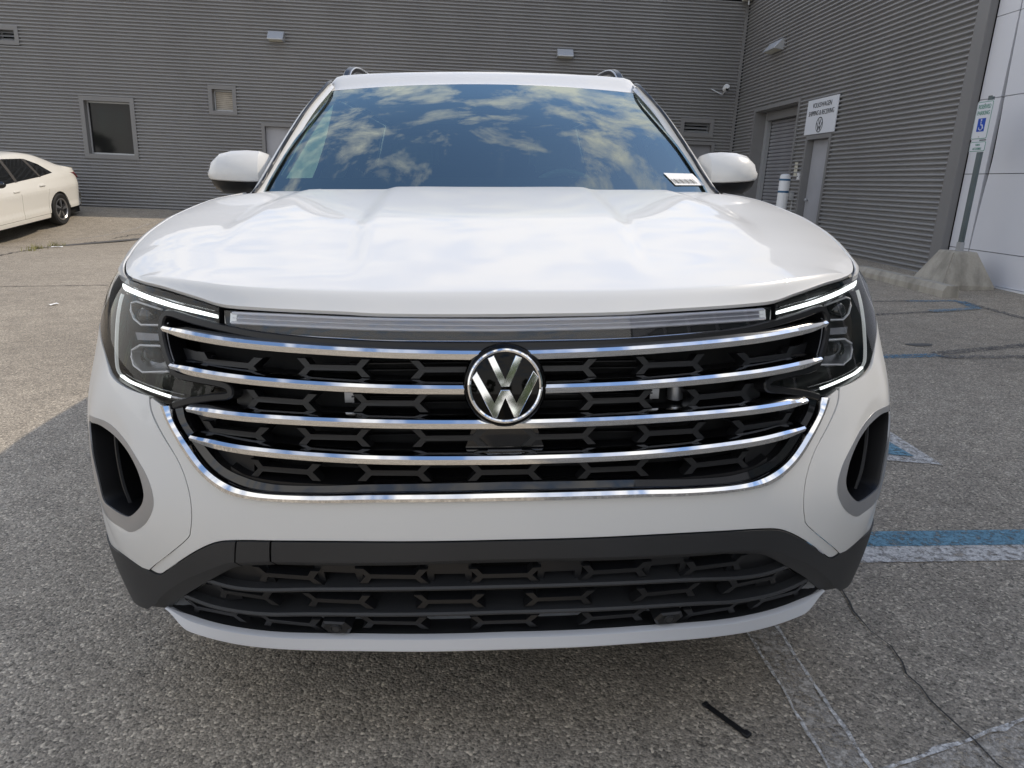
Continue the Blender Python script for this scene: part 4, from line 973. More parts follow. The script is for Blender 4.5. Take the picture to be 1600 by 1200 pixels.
bar('light_bar_trim', 'bright_trim', [(u_t, z_t+.0085) for u_t, z_t in zc_], 2.08, [(-.006, -.0010), (.0, -.0010), (.001, 0), (.0, .0010), (-.006, .0010)], off=-.0075, n=60)
bar('light_bar_trim', 'chrome', [(0, .9625), (.872, .9645), (1.2, .9675), (1.629, .9715), (2.10, .9745)], 2.06, [(-.006, -.0014), (.0, -.0014), (.002, 0), (.0, .0014), (-.006, .0014)], off=-.0025, n=60)
for s in (-1, 1): fpanel('light_bar_end', [[(s*2.105, .990), (s*2.105, 1.008), (s*2.045, 1.008), (s*2.045, .990)]], 'drl_dim', step=.02, thick=.006, off=-.007)
fpanel('light_bar_lens', [bothloop(LBT, LBB)], 'bar_lens', step=.02, thick=.02, off=-.001)
bar('bonnet_seal', 'deep', [(0, 1.009), (.9, 1.011), (1.8, 1.016), (2.19, 1.018), (2.5, 1.030), (3.0, 1.042), (3.87, 1.047)], 3.87, [(-.002, -.004), (-.002, .006), (-.09, .006), (-.09, -.004)], off=-.012, n=90)

# headlights
HL = [(2.202, 1.016), (2.485, 1.0275), (2.805, 1.036), (3.196, 1.0425), (3.78, 1.045), (4.49, 1.047), (5.2, 1.046), (5.75, 1.034), (6.0, 1.005), (5.85, .97), (5.35, .943), (4.75, .923), (4.27, .901), (3.985, .878), (3.814, .860), (3.627, .849), (3.344, .841), (3.062, .833), (2.869, .826), (2.70, .8235), (2.490, .835), (2.238, .8475), (2.10, .853), (2.055, .862), (2.12, .8715), (2.322, .8765), (2.62, .8815), (2.71, .892), (2.81, .920), (2.893, .955), (2.918, .978), (2.870, .9955), (2.76, .9985), (2.44, .989), (2.19, .981)]
for s in (-1, 1):
    lp = [(s*u, z) for u, z in [tuple(p) for p in smoothpts(HL, 3, True, corners=(0, 22, 34))]]
    hl = fpanel('headlight', [lp], 'lens', step=.018, thick=0, off=.0)
    fpanel('lamp_housing', [lp], 'housing', hl, step=.025, thick=0, off=-.055)
    rim = [np.array(p) for p in lp]; U = np.array([p[0] for p in lp]+[lp[0][0]]); Zs = np.array([p[1] for p in lp]+[lp[0][1]])
    grid('lamp_wall', 'black', hl, [front(U, Zs)+fnorm(U, Zs)*o_ for o_ in (-.001, -.056)])
    # daytime running strip and its bright bezels
    q = run([(4.40, 1.030), (3.769, 1.027), (3.245, 1.021), (2.808, 1.0125), (2.48, 1.0055), (2.270, 1.000)], 6)
    U = np.array([s*u for u, z in q]); Zs = np.array([z for u, z in q]); P = front(U, Zs); N_ = fnorm(U, Zs); up = [(0, 0, 1)]*len(q); sc = [(1, 1.30-.62*i/len(q)) for i in range(len(q))]
    sweep('running_light', 'drl', hl, P+N_*-.012, N_, up, [(-.006, -.0050), (0, -.0050), (.0015, 0), (0, .0050), (-.006, .0050)], sc)
    for dz in (-.0105, .0100): sweep('running_light_bezel', 'reflector', hl, P+N_*-.012+np.array([0, 0, dz]), N_, up, [(-.02, -.0016), (.002, -.0016), (.002, .0016), (-.02, .0016)], sc)
    q = run([(4.28, 1.015), (4.202, .977), (4.046, .919), (3.954, .885), (3.845, .863), (3.637, .853), (3.276, .8465), (2.978, .840)], 5)
    def strip(name, m, q, w, off):
        U = np.array([s*u for u, z in q]); Zs = np.array([z for u, z in q]); P = front(U, Zs); N_ = fnorm(U, Zs); T = np.gradient(P, axis=0); W = np.cross(T, N_); W /= np.linalg.norm(W, axis=1)[:, None]
        return sweep(name, m, hl, P+N_*off, N_, W, [(-.006, -w), (0, -w), (.001, 0), (0, w), (-.006, w)])
    strip('signature_light', 'drl_dim', q, .0013, -.012)
    strip('signature_light', 'drl', run([(3.72, .8565), (3.5, .850), (3.276, .8465), (2.978, .8405), (2.786, .8365)], 4), .0022, -.0105)
    strip('lamp_trim', 'reflector', run([(2.78, .8365), (2.66, .835), (2.50, .836)], 3), .0030, -.012)
    strip('lamp_trim', 'reflector', run([(3.80, .866), (3.5, .858), (3.2, .853), (2.95, .848), (2.62, .843)], 4), .0010, -.016)
    # two projector cells: bright hexagonal rim, bowl, lens
    for cell, zc in (([(3.15, 1.004), (3.875, 1.010), (4.03, 1.004), (3.99, .989), (3.80, .974), (3.562, .966), (3.06, .974)], .985), ([(3.03, .933), (3.513, .9255), (3.712, .911), (3.706, .899), (3.609, .881), (3.394, .8725), (2.91, .884)], .905)):
        pts = [fp(s*u, z, -.028) for u, z in cell]; tube('cell_rim', 'bright_trim', hl, pts, .0026, 6)
        cen = np.mean([np.array(p) for p in pts], axis=0)+np.array([0, .03, 0])
        loop = smoothpts([fp(s*u, z, -.030) for u, z in cell], 3, True); loop.append(loop[0]); rows = [loop, [cen+(np.array(p)-cen)*.72+np.array([0, .012, 0]) for p in loop], [cen+(np.array(p)-cen)*.35+np.array([0, .02, 0]) for p in loop]]
        grid('cell_bowl', 'housing' if zc > .95 else 'satin', hl, rows)
        uu = np.mean([c[0] for c in cell])
        o = lathe('cell_lens', 'gloss_black' if zc > .95 else 'lens', hl, [(0, .014), (.012, .012), (.020, .006), (.024, -.002), (.024, -.02)], 'z', 28); o.location = fp(s*(uu), zc, -.045); o.rotation_euler = Vector((0, -1, 0)).to_track_quat('Z', 'Y').to_euler()
    fpanel('lamp_divider', [[(s*3.0, .945), (s*3.0, .958), (s*3.75, .948), (s*3.65, .934)]], 'guide', hl, step=.03, thick=.01, off=-.032)
    fpanel('turn_signal', [[(s*2.35, .853), (s*2.35, .868), (s*2.75, .874), (s*2.98, .866), (s*2.9, .852)]], 'housing', hl, step=.03, thick=.01, off=-.030)

# ------------------------------------------------------------------ SUV: bonnet, wings, cabin
ZCY = smoothpts([(.03, 1.036), (.073, 1.0475), (.12, 1.0575), (.20, 1.0725), (.3, 1.090), (.6, 1.139), (.9, 1.177), (1.25, 1.215), (1.6, 1.235)], 8)
ZA, ZBb = np.array([p[0] for p in ZCY]), np.array([p[1] for p in ZCY])
def xo(y): return np.interp(y, [.18, .33, .67, .93, 1.29, 1.6], [.55, .60, .66, .67, .62, .60])
def xi(y): return np.interp(y, [.12, .63, 1.17, 1.4], [.27, .325, .325, .32])
XHt = smoothpts([(.26, .780), (.30, .805), (.36, .838), (.45, .872), (.6, .906), (.8, .930), (1.0, .940), (1.3, .942), (1.6, .935)], 6)
def xh(y): return np.interp(y, [p[0] for p in XHt], [p[1] for p in XHt])
def xs_(y): return xh(y)+np.interp(y, [.3, .5, .9, 1.5], [.022, .026, .030, .030])
def Hz(x, y):
    """height of the bonnet surface"""
    x = np.abs(x); z = np.interp(y, ZA, ZBb)
    st = .010*sstep(y, .30, .85)
    z = z-.0080*sstep(x, xi(y)-.002, xi(y)+.042)*sstep(y, .13, .40)          # raised middle
    z = z+.003*sstep(x, xi(y)+.05, xo(y))*sstep(y, .13, .45)
    z = z-st*sstep(x, xo(y)-.004, xo(y)+.060)                               # falls away outside the shoulder crease
    D = np.interp(y, [.2, .3, .5, .7, .9, 1.3, 1.6], [.040, .046, .052, .040, .034, .038, .044])-st
    q = np.clip((x-xo(y))/(xs_(y)-xo(y)), 0, 1.2)
    return z-.006*np.clip(x/xo(y), 0, 1)**2-D*(.45*q**2+.55*q**5)+.004
LEADP = [(0, 1.0130), (.867, 1.0145), (1.198, 1.0175), (1.819, 1.0205), (2.187, 1.0235), (2.488, 1.035), (2.980, 1.0475), (3.45, 1.0505), (3.876, 1.052)]
lz = zfun(LEADP)
UC = np.concatenate([np.linspace(0, 3.876, 70)]); UC = np.concatenate([-UC[:0:-1], UC])
rows = []; lead = front(UC, np.array([lz(u) for u in UC])); ua = np.abs(UC)
dyk = np.interp(ua, [0, 1, 2.1, 3.0, 3.5, 3.876], [.034, .031, .024, .022, .024, .028]); yk = lead[:, 1]+dyk
xk = lead[:, 0]*(1+(float(xh(yk[-1]))/lead[-1, 0]-1)*(ua/3.876)**2.5); sr = UC/3.876
def zcrease(): return Hz(xk, yk)
zk = zcrease()
# turned-under front lip
rows.append(np.column_stack([lead[:, 0], lead[:, 1]+.030, lead[:, 2]-.010])); rows.append(np.column_stack([lead[:, 0], lead[:, 1]+.004, lead[:, 2]-.007]))
for t in np.linspace(0, 1, 14):
    tt = t
    x = lead[:, 0]+(xk-lead[:, 0])*tt; y = lead[:, 1]+(yk-lead[:, 1])*tt; z = lead[:, 2]+(zk-lead[:, 2])*(tt+.14*np.sin(np.pi*tt)*tt)
    rows.append(np.column_stack([x, y, z]))
yr = 1.29
for t in (np.linspace(0, 1, 90)**1.15)[1:]:
    y = yk+(yr-yk)*t; f = sstep(t, 0, 1); fr = (1-f)*(xk/xh(yk))+f*sr; x = fr*xh(y); rows.append(np.column_stack([x, y, Hz(x, y)]))
rows.append(rows[-1]-np.array([0, 0, .02]))
hood = grid('bonnet', 'paint', suv, rows); sharp(hood, 26)
for s in (-1, 1):
    # wing top: from the bonnet gap over the shoulder and down the side
    rr = []
    for y in np.concatenate([np.linspace(.285, .62, 30), np.linspace(.64, 1.62, 50)]):
        x0 = float(xh(y))+.004; z0 = float(Hz(x0, y)); x1 = float(xs_(y))-.002
        zb = 1.046
        if y < .75:
            L1 = front(np.linspace(3.5, 8, 60), np.full(60, zb)); xb = float(np.interp(y, L1[:, 1], L1[:, 0]))
            L2 = front(np.linspace(3.5, 8, 60), np.full(60, 1.0)); xc = float(np.interp(y, L2[:, 1], L2[:, 0]))
        else: xb, xc = .972, .980
        if y > .62: w = float(sstep(y, .62, .8)); xb = xb*(1-w)+.972*w; xc = xc*(1-w)+.980*w
        x1 = min(x1, xb); zs1 = float(Hz(x1, y))-.004
        lo = 1.044 if y < .60 else (.40+math.sqrt(max(.455**2-(y-.935)**2, .2)) if abs(y-.935) < .42 else .86)
        if y >= .60: lo = max(lo, .80)
        prof = [(x0, z0-.022), (x0, z0-.002), (x0+.003, z0), (x0*.4+x1*.6, z0*.42+zs1*.58+.002), (x1, zs1), (x1+(xb-x1)*.55, zs1-(zs1-zb)*.30), (xb, min(zb+.005, zs1-.012))]
        if y >= .60: prof += [(xc, 1.0), (.984, .92), (.986, lo)]
        else: prof += [(xb+.001, 1.0445), (xb-.004, 1.044), (xb-.02, 1.044)]
        rr.append([(s*a, y, b) for a, b in prof])
    o = grid('front_wing', 'paint', suv, rr); sharp(o, 50)
    fpanel('wing_front', [[(s*5.05, .929), (s*5.4, .941), (s*5.9, .965), (s*6.07, 1.005), (s*5.82, 1.037), (s*5.3, 1.049), (s*8, 1.06), (s*8, .86), (s*7.0, .878), (s*6.2, .923), (s*5.4, .93)]], 'paint', step=.03, thick=.01)
    # white corner between bonnet, wing and windscreen pillar
    rr = []
    for y in np.linspace(1.27, 1.66, 16):
        xx = np.linspace(.60, float(xh(y))+.01, 14); rr.append([(s*x, y, float(Hz(x, min(y, 1.5)))-.006*(1 if y > 1.3 else 0)) for x in xx])
    grid('cowl_corner', 'paint', suv, rr)
box('cowl', 'black', suv, -.62, .62, 1.26, 1.5, 1.13, 1.185)

def shield(S, T):
    S = np.asarray(S, float); T = np.asarray(T, float); b = 1-S*S
    x = S*(.845+(.722-.845)*T); y = (1.475-.235*b)*(1-T)+(2.252-.115*b)*T; z = (1.198+.004*b)*(1-T)+(1.622+.024*b)*T+.030*np.sin(np.pi*T)*(1-.2*S*S)
    return np.column_stack([x, y, z])
def sq(s0, s1, t0, t1, r=.0):
    return [(s0, t0), (s1, t0), (s1, t1), (s0, t1)]
panel('windscreen', shield, [sq(-1, 1, 0, 1)], 'windshield', suv, step=.05, thick=0)
inner = [(-.93, .10), (.93, .10), (.945, .13), (.945, .92), (.92, .945), (.30, .95), (.20, .90), (.15, .80), (-.15, .80), (-.20, .90), (-.30, .95), (-.92, .945), (-.945, .92), (-.945, .13)]
panel('screen_border', shield, [sq(-1, 1, 0, 1), inner], 'deep', suv, step=.05, thick=0, off=-.004)
# roof
ROOF = lambda x, y: np.interp(y, [2.13, 2.22, 2.35, 2.6, 3.2, 3.8, 4.4, 4.75], [1.645, 1.694, 1.724, 1.742, 1.752, 1.748, 1.722, 1.68])-.020*np.clip(np.abs(x)/.66, 0, 1.1)**2
rr = []
for t in np.linspace(0, 1, 60)**1.4:
    row = []
    for s in np.linspace(-1, 1, 49):
        e0 = shield([s], [1.0])[0]; xe = .722*s; y = e0[1]*(1-t)+4.75*t; xw = s*np.interp(y, [2.13, 2.5, 3.5, 4.75], [.722, .735, .735, .69])
        w = float(sstep(t, 0, .06)); z = e0[2]*(1-w)+float(ROOF(xw, max(y, 2.13)))*w
        z -= .035*max(0, (abs(s)-.93)/.07)**2*w
        row.append((xw, y, z))
    rr.append(row)
roof = grid('roof', 'paint', suv, rr)
for x in (-.42, -.14, .14, .42):
    pts = [(x, y, float(ROOF(x, y))+h) for y, h in ((2.62, -.004), (2.72, .016), (3.2, .020), (4.2, .020), (4.5, -.002))]
    pts = smoothpts(pts, 5); sweep('roof_rib', 'paint', suv, pts, [(1, 0, 0)]*len(pts), [(0, 0, 1)]*len(pts), [(-.055, -.008), (-.040, 0), (.040, 0), (.055, -.008)])
for s in (-1, 1):
    pts = smoothpts([(s*.662, 2.42, 1.698), (s*.660, 2.50, 1.735), (s*.655, 2.64, 1.764), (s*.650, 2.9, 1.777), (s*.648, 3.5, 1.785), (s*.645, 4.1, 1.778), (s*.640, 4.35, 1.756), (s*.638, 4.46, 1.710)], 6)
    sweep('roof_rail', 'black', suv, pts, [(1, 0, 0)]*len(pts), [(0, 0, 1)]*len(pts), [(-.017, -.012), (-.017, .006), (-.010, .013), (.010, .013), (.017, .006), (.017, -.012)])
    tube('rail_edge', 'satin', suv, [p+np.array([-s*.017, 0, .008]) for p in pts], .0035, 6)
    # windscreen pillar and roof side
    pts = smoothpts([(s*.872, 1.44, 1.170), (s*.856, 1.52, 1.212), (s*.820, 1.74, 1.352), (s*.778, 1.98, 1.497), (s*.744, 2.20, 1.600), (s*.738, 2.36, 1.645), (s*.744, 2.7, 1.675), (s*.745, 3.3, 1.685), (s*.738, 4.0, 1.678), (s*.715, 4.6, 1.645)], 7)
    P = np.array(pts); T = np.gradient(P, axis=0); T /= np.linalg.norm(T, axis=1)[:, None]; O = np.tile(np.array([s*.86, -.2, .46]), (len(P), 1)); O -= (O*T).sum(1)[:, None]*T; O /= np.linalg.norm(O, axis=1)[:, None]; W = np.cross(T, O)*s
    sweep('pillar', 'paint', suv, P, O, W, [(-.03, -.030), (.004, -.026), (.013, -.014), (.017, .004), (.015, .022), (.006, .038), (-.022, .048)])
    q = [p+o*.0+w*-.034 for p, o, w in zip(P[:36], O, W)]
    tube('pillar_seal', 'black', suv, [p+np.array([-s*.002, -.008, 0]) for p in q], .007, 6)
# body side: doors and quarter panels
def side(s):
    def F(A, B):
        zz = [.20, .30, .45, .60, .75, .88, 1.0, 1.1, 1.15, 1.25, 1.4, 1.6, 1.68]; xx = [.90, .935, .968, .980, .986, .987, .982, .968, .935, .868, .808, .740, .715]
        x = np.interp(B, zz, xx); x = x-.05*sstep(A, 4.2, 5.0)*1.6-.01*np.abs(A-2.6)**2*.25
        return np.column_stack([s*x, A, B]) if s < 0 else np.column_stack([x, A, B])
    return F
def arch(yc, r, z0, a0=0, a1=180, n=14): return [(yc+r*math.cos(R(a0+(a1-a0)*k/n)), z0+r*math.sin(R(a0+(a1-a0)*k/n))) for k in range(n+1)]
for s in (-1, 1):
    F = side(s); F2 = (lambda A, B, F=F: F(A, B)) if s > 0 else (lambda A, B, F=F: F(-A, B))
    def sp(name, lp, m, **k): return panel(name, F2, [[(y if s > 0 else -y, z) for y, z in lp]], m, suv, k.pop('step', .06), 1.0, k.pop('thick', .02), k.pop('off', None))
    sp('wing_rear', [(1.30, .30), (1.425, .30), (1.425, 1.14), (1.38, 1.14), (1.38, .58)], 'paint')
    for nm, y0, y1 in (('front_door', 1.435, 2.51), ('rear_door', 2.52, 3.50)):
        d = sp(nm, [(y0, .36), (y1 if nm == 'front_door' else y1-.18, .36), (y1, .75), (y1, 1.15), (y0, 1.15)], 'paint')
        box('handle', 'chrome', d, s*.985-.012 if s > 0 else -.985-.03, .985+.03 if s > 0 else -.985+.012, y1-.30, y1-.10, .985, 1.01, bevel=.006)
    sp('sill', [(1.36, .24), (3.40, .24), (3.40, .352), (1.36, .352)], 'trim')
    q = arch(3.92, .46, .38, 180, 0); sp('quarter_panel', [(3.51, 1.15), (3.51, .60)]+q[2:]+[(4.98, .45), (4.98, 1.15)], 'paint')
    sp('front_window', [(1.62, 1.158), (2.47, 1.158), (2.47, 1.61), (2.24, 1.585), (1.98, 1.45)], 'side_glass', thick=.004, off=-.01)
    if s < 0: sp('window_brightener', [(1.66, 1.16), (2.36, 1.16), (2.42, 1.30), (2.43, 1.45), (2.40, 1.60), (2.24, 1.58), (1.99, 1.445)], 'brightener', thick=0, off=-.02)  # added sheet: passes outside light so this window looks bright through the windscreen
    sp('rear_window', [(2.56, 1.158), (3.46, 1.158), (3.46, 1.615), (2.56, 1.612)], 'tint', thick=.004, off=-.008)
    sp('quarter_window', [(3.58, 1.158), (4.5, 1.2), (4.35, 1.60), (3.58, 1.612)], 'tint', thick=.004, off=-.008)
    sp('door_pillar', [(2.475, 1.152), (2.555, 1.152), (2.555, 1.64), (2.475, 1.64)], 'gloss_black'); sp('door_pillar', [(3.465, 1.152), (3.575, 1.152), (3.575, 1.64), (3.465, 1.64)], 'gloss_black')
    sp('rear_pillar', [(4.505, 1.152), (4.98, 1.152), (4.75, 1.64), (4.36, 1.64)], 'paint')
    sp('window_frame', [(2.24, 1.588), (2.47, 1.613), (4.35, 1.604), (4.4, 1.625), (2.36, 1.622)], 'gloss_black', off=-.035)
    box('arch_liner', 'deep', suv, s*.60 if s > 0 else -.955, .955 if s > 0 else -.60, .50, 1.36, .62, .80)
    wheel(suv, s*.855, .935, .375, .245, s, .255); wheel(suv, s*.855, 3.915, .375, .245, s, .255)
box('tailgate', 'paint', suv, -.88, .88, 4.90, 4.99, .42, 1.15, bevel=.02)
bm = bmesh.new(); v = [bm.verts.new(p) for p in ((-.86, 4.98, 1.15), (.86, 4.98, 1.15), (.70, 4.74, 1.67), (-.70, 4.74, 1.67))]; bm.faces.new(v); from_bm('rear_glass', bm, 'tint', suv)
box('rear_bumper', 'trim', suv, -.93, .93, 4.86, 5.05, .25, .52, bevel=.03)
box('underbody', 'deep', suv, -.80, .80, .30, 4.85, .22, .30)
box('engine_bay', 'deep', suv, -.70, .70, .26, 1.25, .30, .99)
# cabin
box('floor', 'interior', suv, -.82, .82, 1.3, 4.8, .30, .42)
rr = [[(x, y, z+.035*(1-(x/.78)**2)) for x in np.linspace(-.80, .80, 17)] for y, z in ((1.40, 1.13), (1.50, 1.165), (1.70, 1.175), (1.86, 1.15), (1.95, 1.05), (2.0, .8))]
grid('dashboard', 'interior', suv, rr)
rr = [[(x, y, 1.195+.055*math.exp(-((x-.36)/.15)**2)*k) for x in np.linspace(.12, .60, 13)] for y, k in ((1.62, .2), (1.72, 1), (1.84, 1), (1.92, .6))]
grid('instrument_hood', 'interior', suv, rr)
sw = [(.36+.185*math.cos(t), 2.06+.07*math.sin(t), 1.10+.17*math.sin(t)) for t in [k*math.pi/16 for k in range(32)]]
tube('steering_wheel', 'interior', suv, sw, .016, 8, True)
for x in (-.38, .38):
    bm = bmesh.new(); bx(bm, x-.26, x+.26, 2.15, 2.70, .50, .66); bmesh.ops.bevel(bm, geom=bm.edges[:], offset=.05, segments=3, affect='EDGES'); from_bm('seat_cushion', bm, 'seat', suv, True)
    bm = bmesh.new(); bx(bm, x-.25, x+.25, -.07, .07, 0, .62); bmesh.ops.bevel(bm, geom=bm.edges[:], offset=.05, segments=3, affect='EDGES'); bmesh.ops.transform(bm, matrix=Matrix.Translation((0, 2.72, .62)) @ Matrix.Rotation(R(-14), 4, 'X'), verts=bm.verts[:]); from_bm('seat_back', bm, 'seat', suv, True)
    bm = bmesh.new(); bx(bm, x-.13, x+.13, 2.83, 2.93, 1.27, 1.46); bmesh.ops.bevel(bm, geom=bm.edges[:], offset=.04, segments=3, affect='EDGES'); from_bm('headrest', bm, 'seat', suv, True)
bm = bmesh.new(); bx(bm, -.70, .70, 3.62, 3.78, .5, 1.22); bmesh.ops.bevel(bm, geom=bm.edges[:], offset=.05, segments=3, affect='EDGES'); from_bm('rear_seat', bm, 'seat', suv, True)
grid('headliner', 'liner', suv, [[(x, y, float(ROOF(x, y))-.045) for x in np.linspace(-.69, .69, 13)] for y in np.linspace(2.3, 4.7, 9)])
for s in (-1, 1):
    for y0, y1 in ((1.55, 2.48), (2.50, 3.5)): box('door_trim', 'door_trim', suv, s*.90-.012, s*.90+.012, y0, y1, .42, 1.14, bevel=.01)
    pts = [(s*.80, 1.60, 1.235), (s*.735, 2.0, 1.47), (s*.70, 2.28, 1.595)]; pts = smoothpts(pts, 5)
    sweep('pillar_trim', 'door_trim', suv, pts, [(s*.8, -.3, .4)]*len(pts), [(.0, .9, .45)]*len(pts), [(-.012, -.02), (.004, -.02), (.004, .05), (-.012, .05)])
bm = bmesh.new(); bx(bm, -.125, .125, 2.02, 2.05, 1.475, 1.545); bmesh.ops.bevel(bm, geom=bm.edges[:], offset=.012, segments=3, affect='EDGES'); from_bm('rear_view_mirror', bm, 'black', suv, True)
lathe('camera_pod', 'black', suv, [(.075, 0), (.07, .03), (.0, .045)], 'z', 20, mat4=Matrix.Translation((0, 2.06, 1.52)))
# door mirrors
def mirror_housing(s):
    secs = []
    X = [.868, .876, .895, .94, 1.0, 1.05, 1.085, 1.102, 1.106]
    ZT = [1.318, 1.338, 1.346, 1.349, 1.346, 1.335, 1.312, 1.286, 1.272]; ZL = [1.236, 1.233, 1.231, 1.231, 1.233, 1.236, 1.240, 1.246, 1.256]; ZBt = [1.215, 1.204, 1.196, 1.190, 1.186, 1.188, 1.202, 1.226, 1.248]
    YF = [1.700, 1.668, 1.642, 1.628, 1.628, 1.638, 1.66, 1.69, 1.715]; YR = 1.785
    def cap(top):
        rows = []
        for x, zt_, zl, zb, yf in zip(X, ZT, ZL, ZBt, YF):
            if top:
                prof = [(YR, zl), (yf+.008, zl), (yf, zl+.004), (yf-.004, zl+.020), (yf+.004, zl+(zt_-zl)*.55), (yf+.022, zl+(zt_-zl)*.85), (yf+.05, zt_), (YR-.03, zt_-.004), (YR, zt_-.014)]
            else:
                prof = [(YR, zl-.002), (yf+.012, zl-.002), (yf+.014, zl-.006), (yf+.030, zb+(zl-zb)*.4), (yf+.06, zb), (YR-.01, zb+.006), (YR, zb+.012)]
            rows.append([(s*x, a, b) for a, b in prof])
        return rows
    o = grid('mirror_cap', 'paint', suv, cap(True)); sharp(o, 32)
    p = grid('mirror_base', 'black', suv, cap(False)); sharp(p, 40)
    box('mirror_glass', 'chrome', suv, *(sorted((s*.885, s*1.085))), 1.782, 1.786, 1.21, 1.325)
    tube('mirror_arm', 'black', suv, [(s*.985, 1.74, 1.215), (s*.93, 1.76, 1.195), (s*.90, 1.76, 1.165)], .032, 10)
    tube('turn_lamp', 'satin', suv, [(s*1.098, 1.70, 1.2445), (s*1.075, 1.665, 1.2415), (s*1.05, 1.648, 1.2385)], .0025, 6)
for s in (-1, 1): mirror_housing(s)
# dealer slip on the dash behind the screen
sl_ = empty('barcode_slip', tuple(CAR_ROT @ Vector((.742, 1.548, 1.228))), CAR_ROT.to_euler()); tag(sl_, 'small white barcode slip stuck to the lower corner of the windscreen', 'label')
bm = bmesh.new(); q = [shield([s_], [t_])[0]-np.array([.742, 1.548, 1.228])+np.array([0, -.002, .003]) for s_, t_ in ((.83, .045), (.985, .045), (.955, .13), (.80, .13))]
bm.faces.new([bm.verts.new(tuple(p)) for p in q]); from_bm('sheet', bm, 'paper', sl_)
for k in range(9):
    t0 = .055+.07*(k % 3)/2.2; s0 = .835+.014*k
    q = [shield([s_], [t_])[0]-np.array([.742, 1.548, 1.228])+np.array([0, -.003, .005]) for s_, t_ in ((s0, .055), (s0+.004+.003*(k % 2), .055), (s0-.013+.003*(k % 2), .085), (s0-.017, .085))]
    bm = bmesh.new(); bm.faces.new([bm.verts.new(tuple(p)) for p in q]); from_bm('print', bm, 'ink', sl_)

# ------------------------------------------------------------------ parked white sedan (own frame: x across, y to its rear)
sd = empty('white_sedan'); tag(sd, 'white four door sedan with dark windows parked by the corrugated wall', 'car')
sx, sy = -9.42, 12.68
za, zb_ = ground_z(sx+.8, sy+1.35), ground_z(sx+.8, sy-1.35)
sd.location = (sx, sy, (za+zb_)/2); sd.rotation_euler = (math.atan2(za-zb_, 2.7), 0, 0)
ST = [-2.35, -2.28, -2.05, -1.6, -1.05, -.80, -.45, -.05, .35, .80, 1.20, 1.55, 1.82, 2.10, 2.28, 2.345]
SW = [.62, .74, .84, .885, .90, .90, .90, .90, .90, .90, .90, .895, .88, .855, .80, .72]
SB = [.60, .66, .74, .81, .865, .885, .905, .92, .935, .955, .975, .99, 1.00, 1.00, .98, .92]      # belt
SR = [.61, .68, .78, .88, .96, 1.00, 1.20, 1.37, 1.44, 1.44, 1.385, 1.28, 1.16, 1.085, 1.045, .93]  # roof or deck
SQ = [.50, .60, .70, .76, .80, .80, .70, .61, .57, .56, .57, .60, .66, .72, .70, .60]                # roof half width
def si(a, y): return np.interp(y, ST_, a)
ST_ = ST
def sm(a):
    q = smoothpts(list(zip(ST, a)), 5); return [p[0] for p in q], [p[1] for p in q]
yy, ww = sm(SW); _, bb = sm(SB); _, rr_ = sm(SR); _, qq = sm(SQ)
rows = []
for y, w, b, r, q in zip(yy, ww, bb, rr_, qq):
    h = [(w*.995, .74), (w*.985, .80), (w*.972, .83), (w*.955, (b+.80)/2+.01), (w*.93, b), (w*.93+(q-w*.93)*.5, b+(r-b)*.52), (q+.03, r-.055*min(1, (r-b)/.3)), (q-.03, r-.02*min(1, (r-b)/.3)), (q*.55, r), (0, r+.006)]
    rows.append([(x, y, z) for x, z in h]+[(-x, y, z) for x, z in h[-2::-1]])
o = grid('upper_body', 'paint2', sd, rows); sharp(o, 32)
ends = [rows[0], [(0, -2.33, .5)]*len(rows[0])]
def sside(s):
    def F(A, B):
        w = np.interp(A if s > 0 else -A, yy, ww); k = np.interp(B, [.18, .26, .34, .42, .55, .70, .745], [.955, .975, .985, .975, .985, .998, .995])
        return np.column_stack([s*w*k, A if s > 0 else -A, B])
    return F
RWh = .315
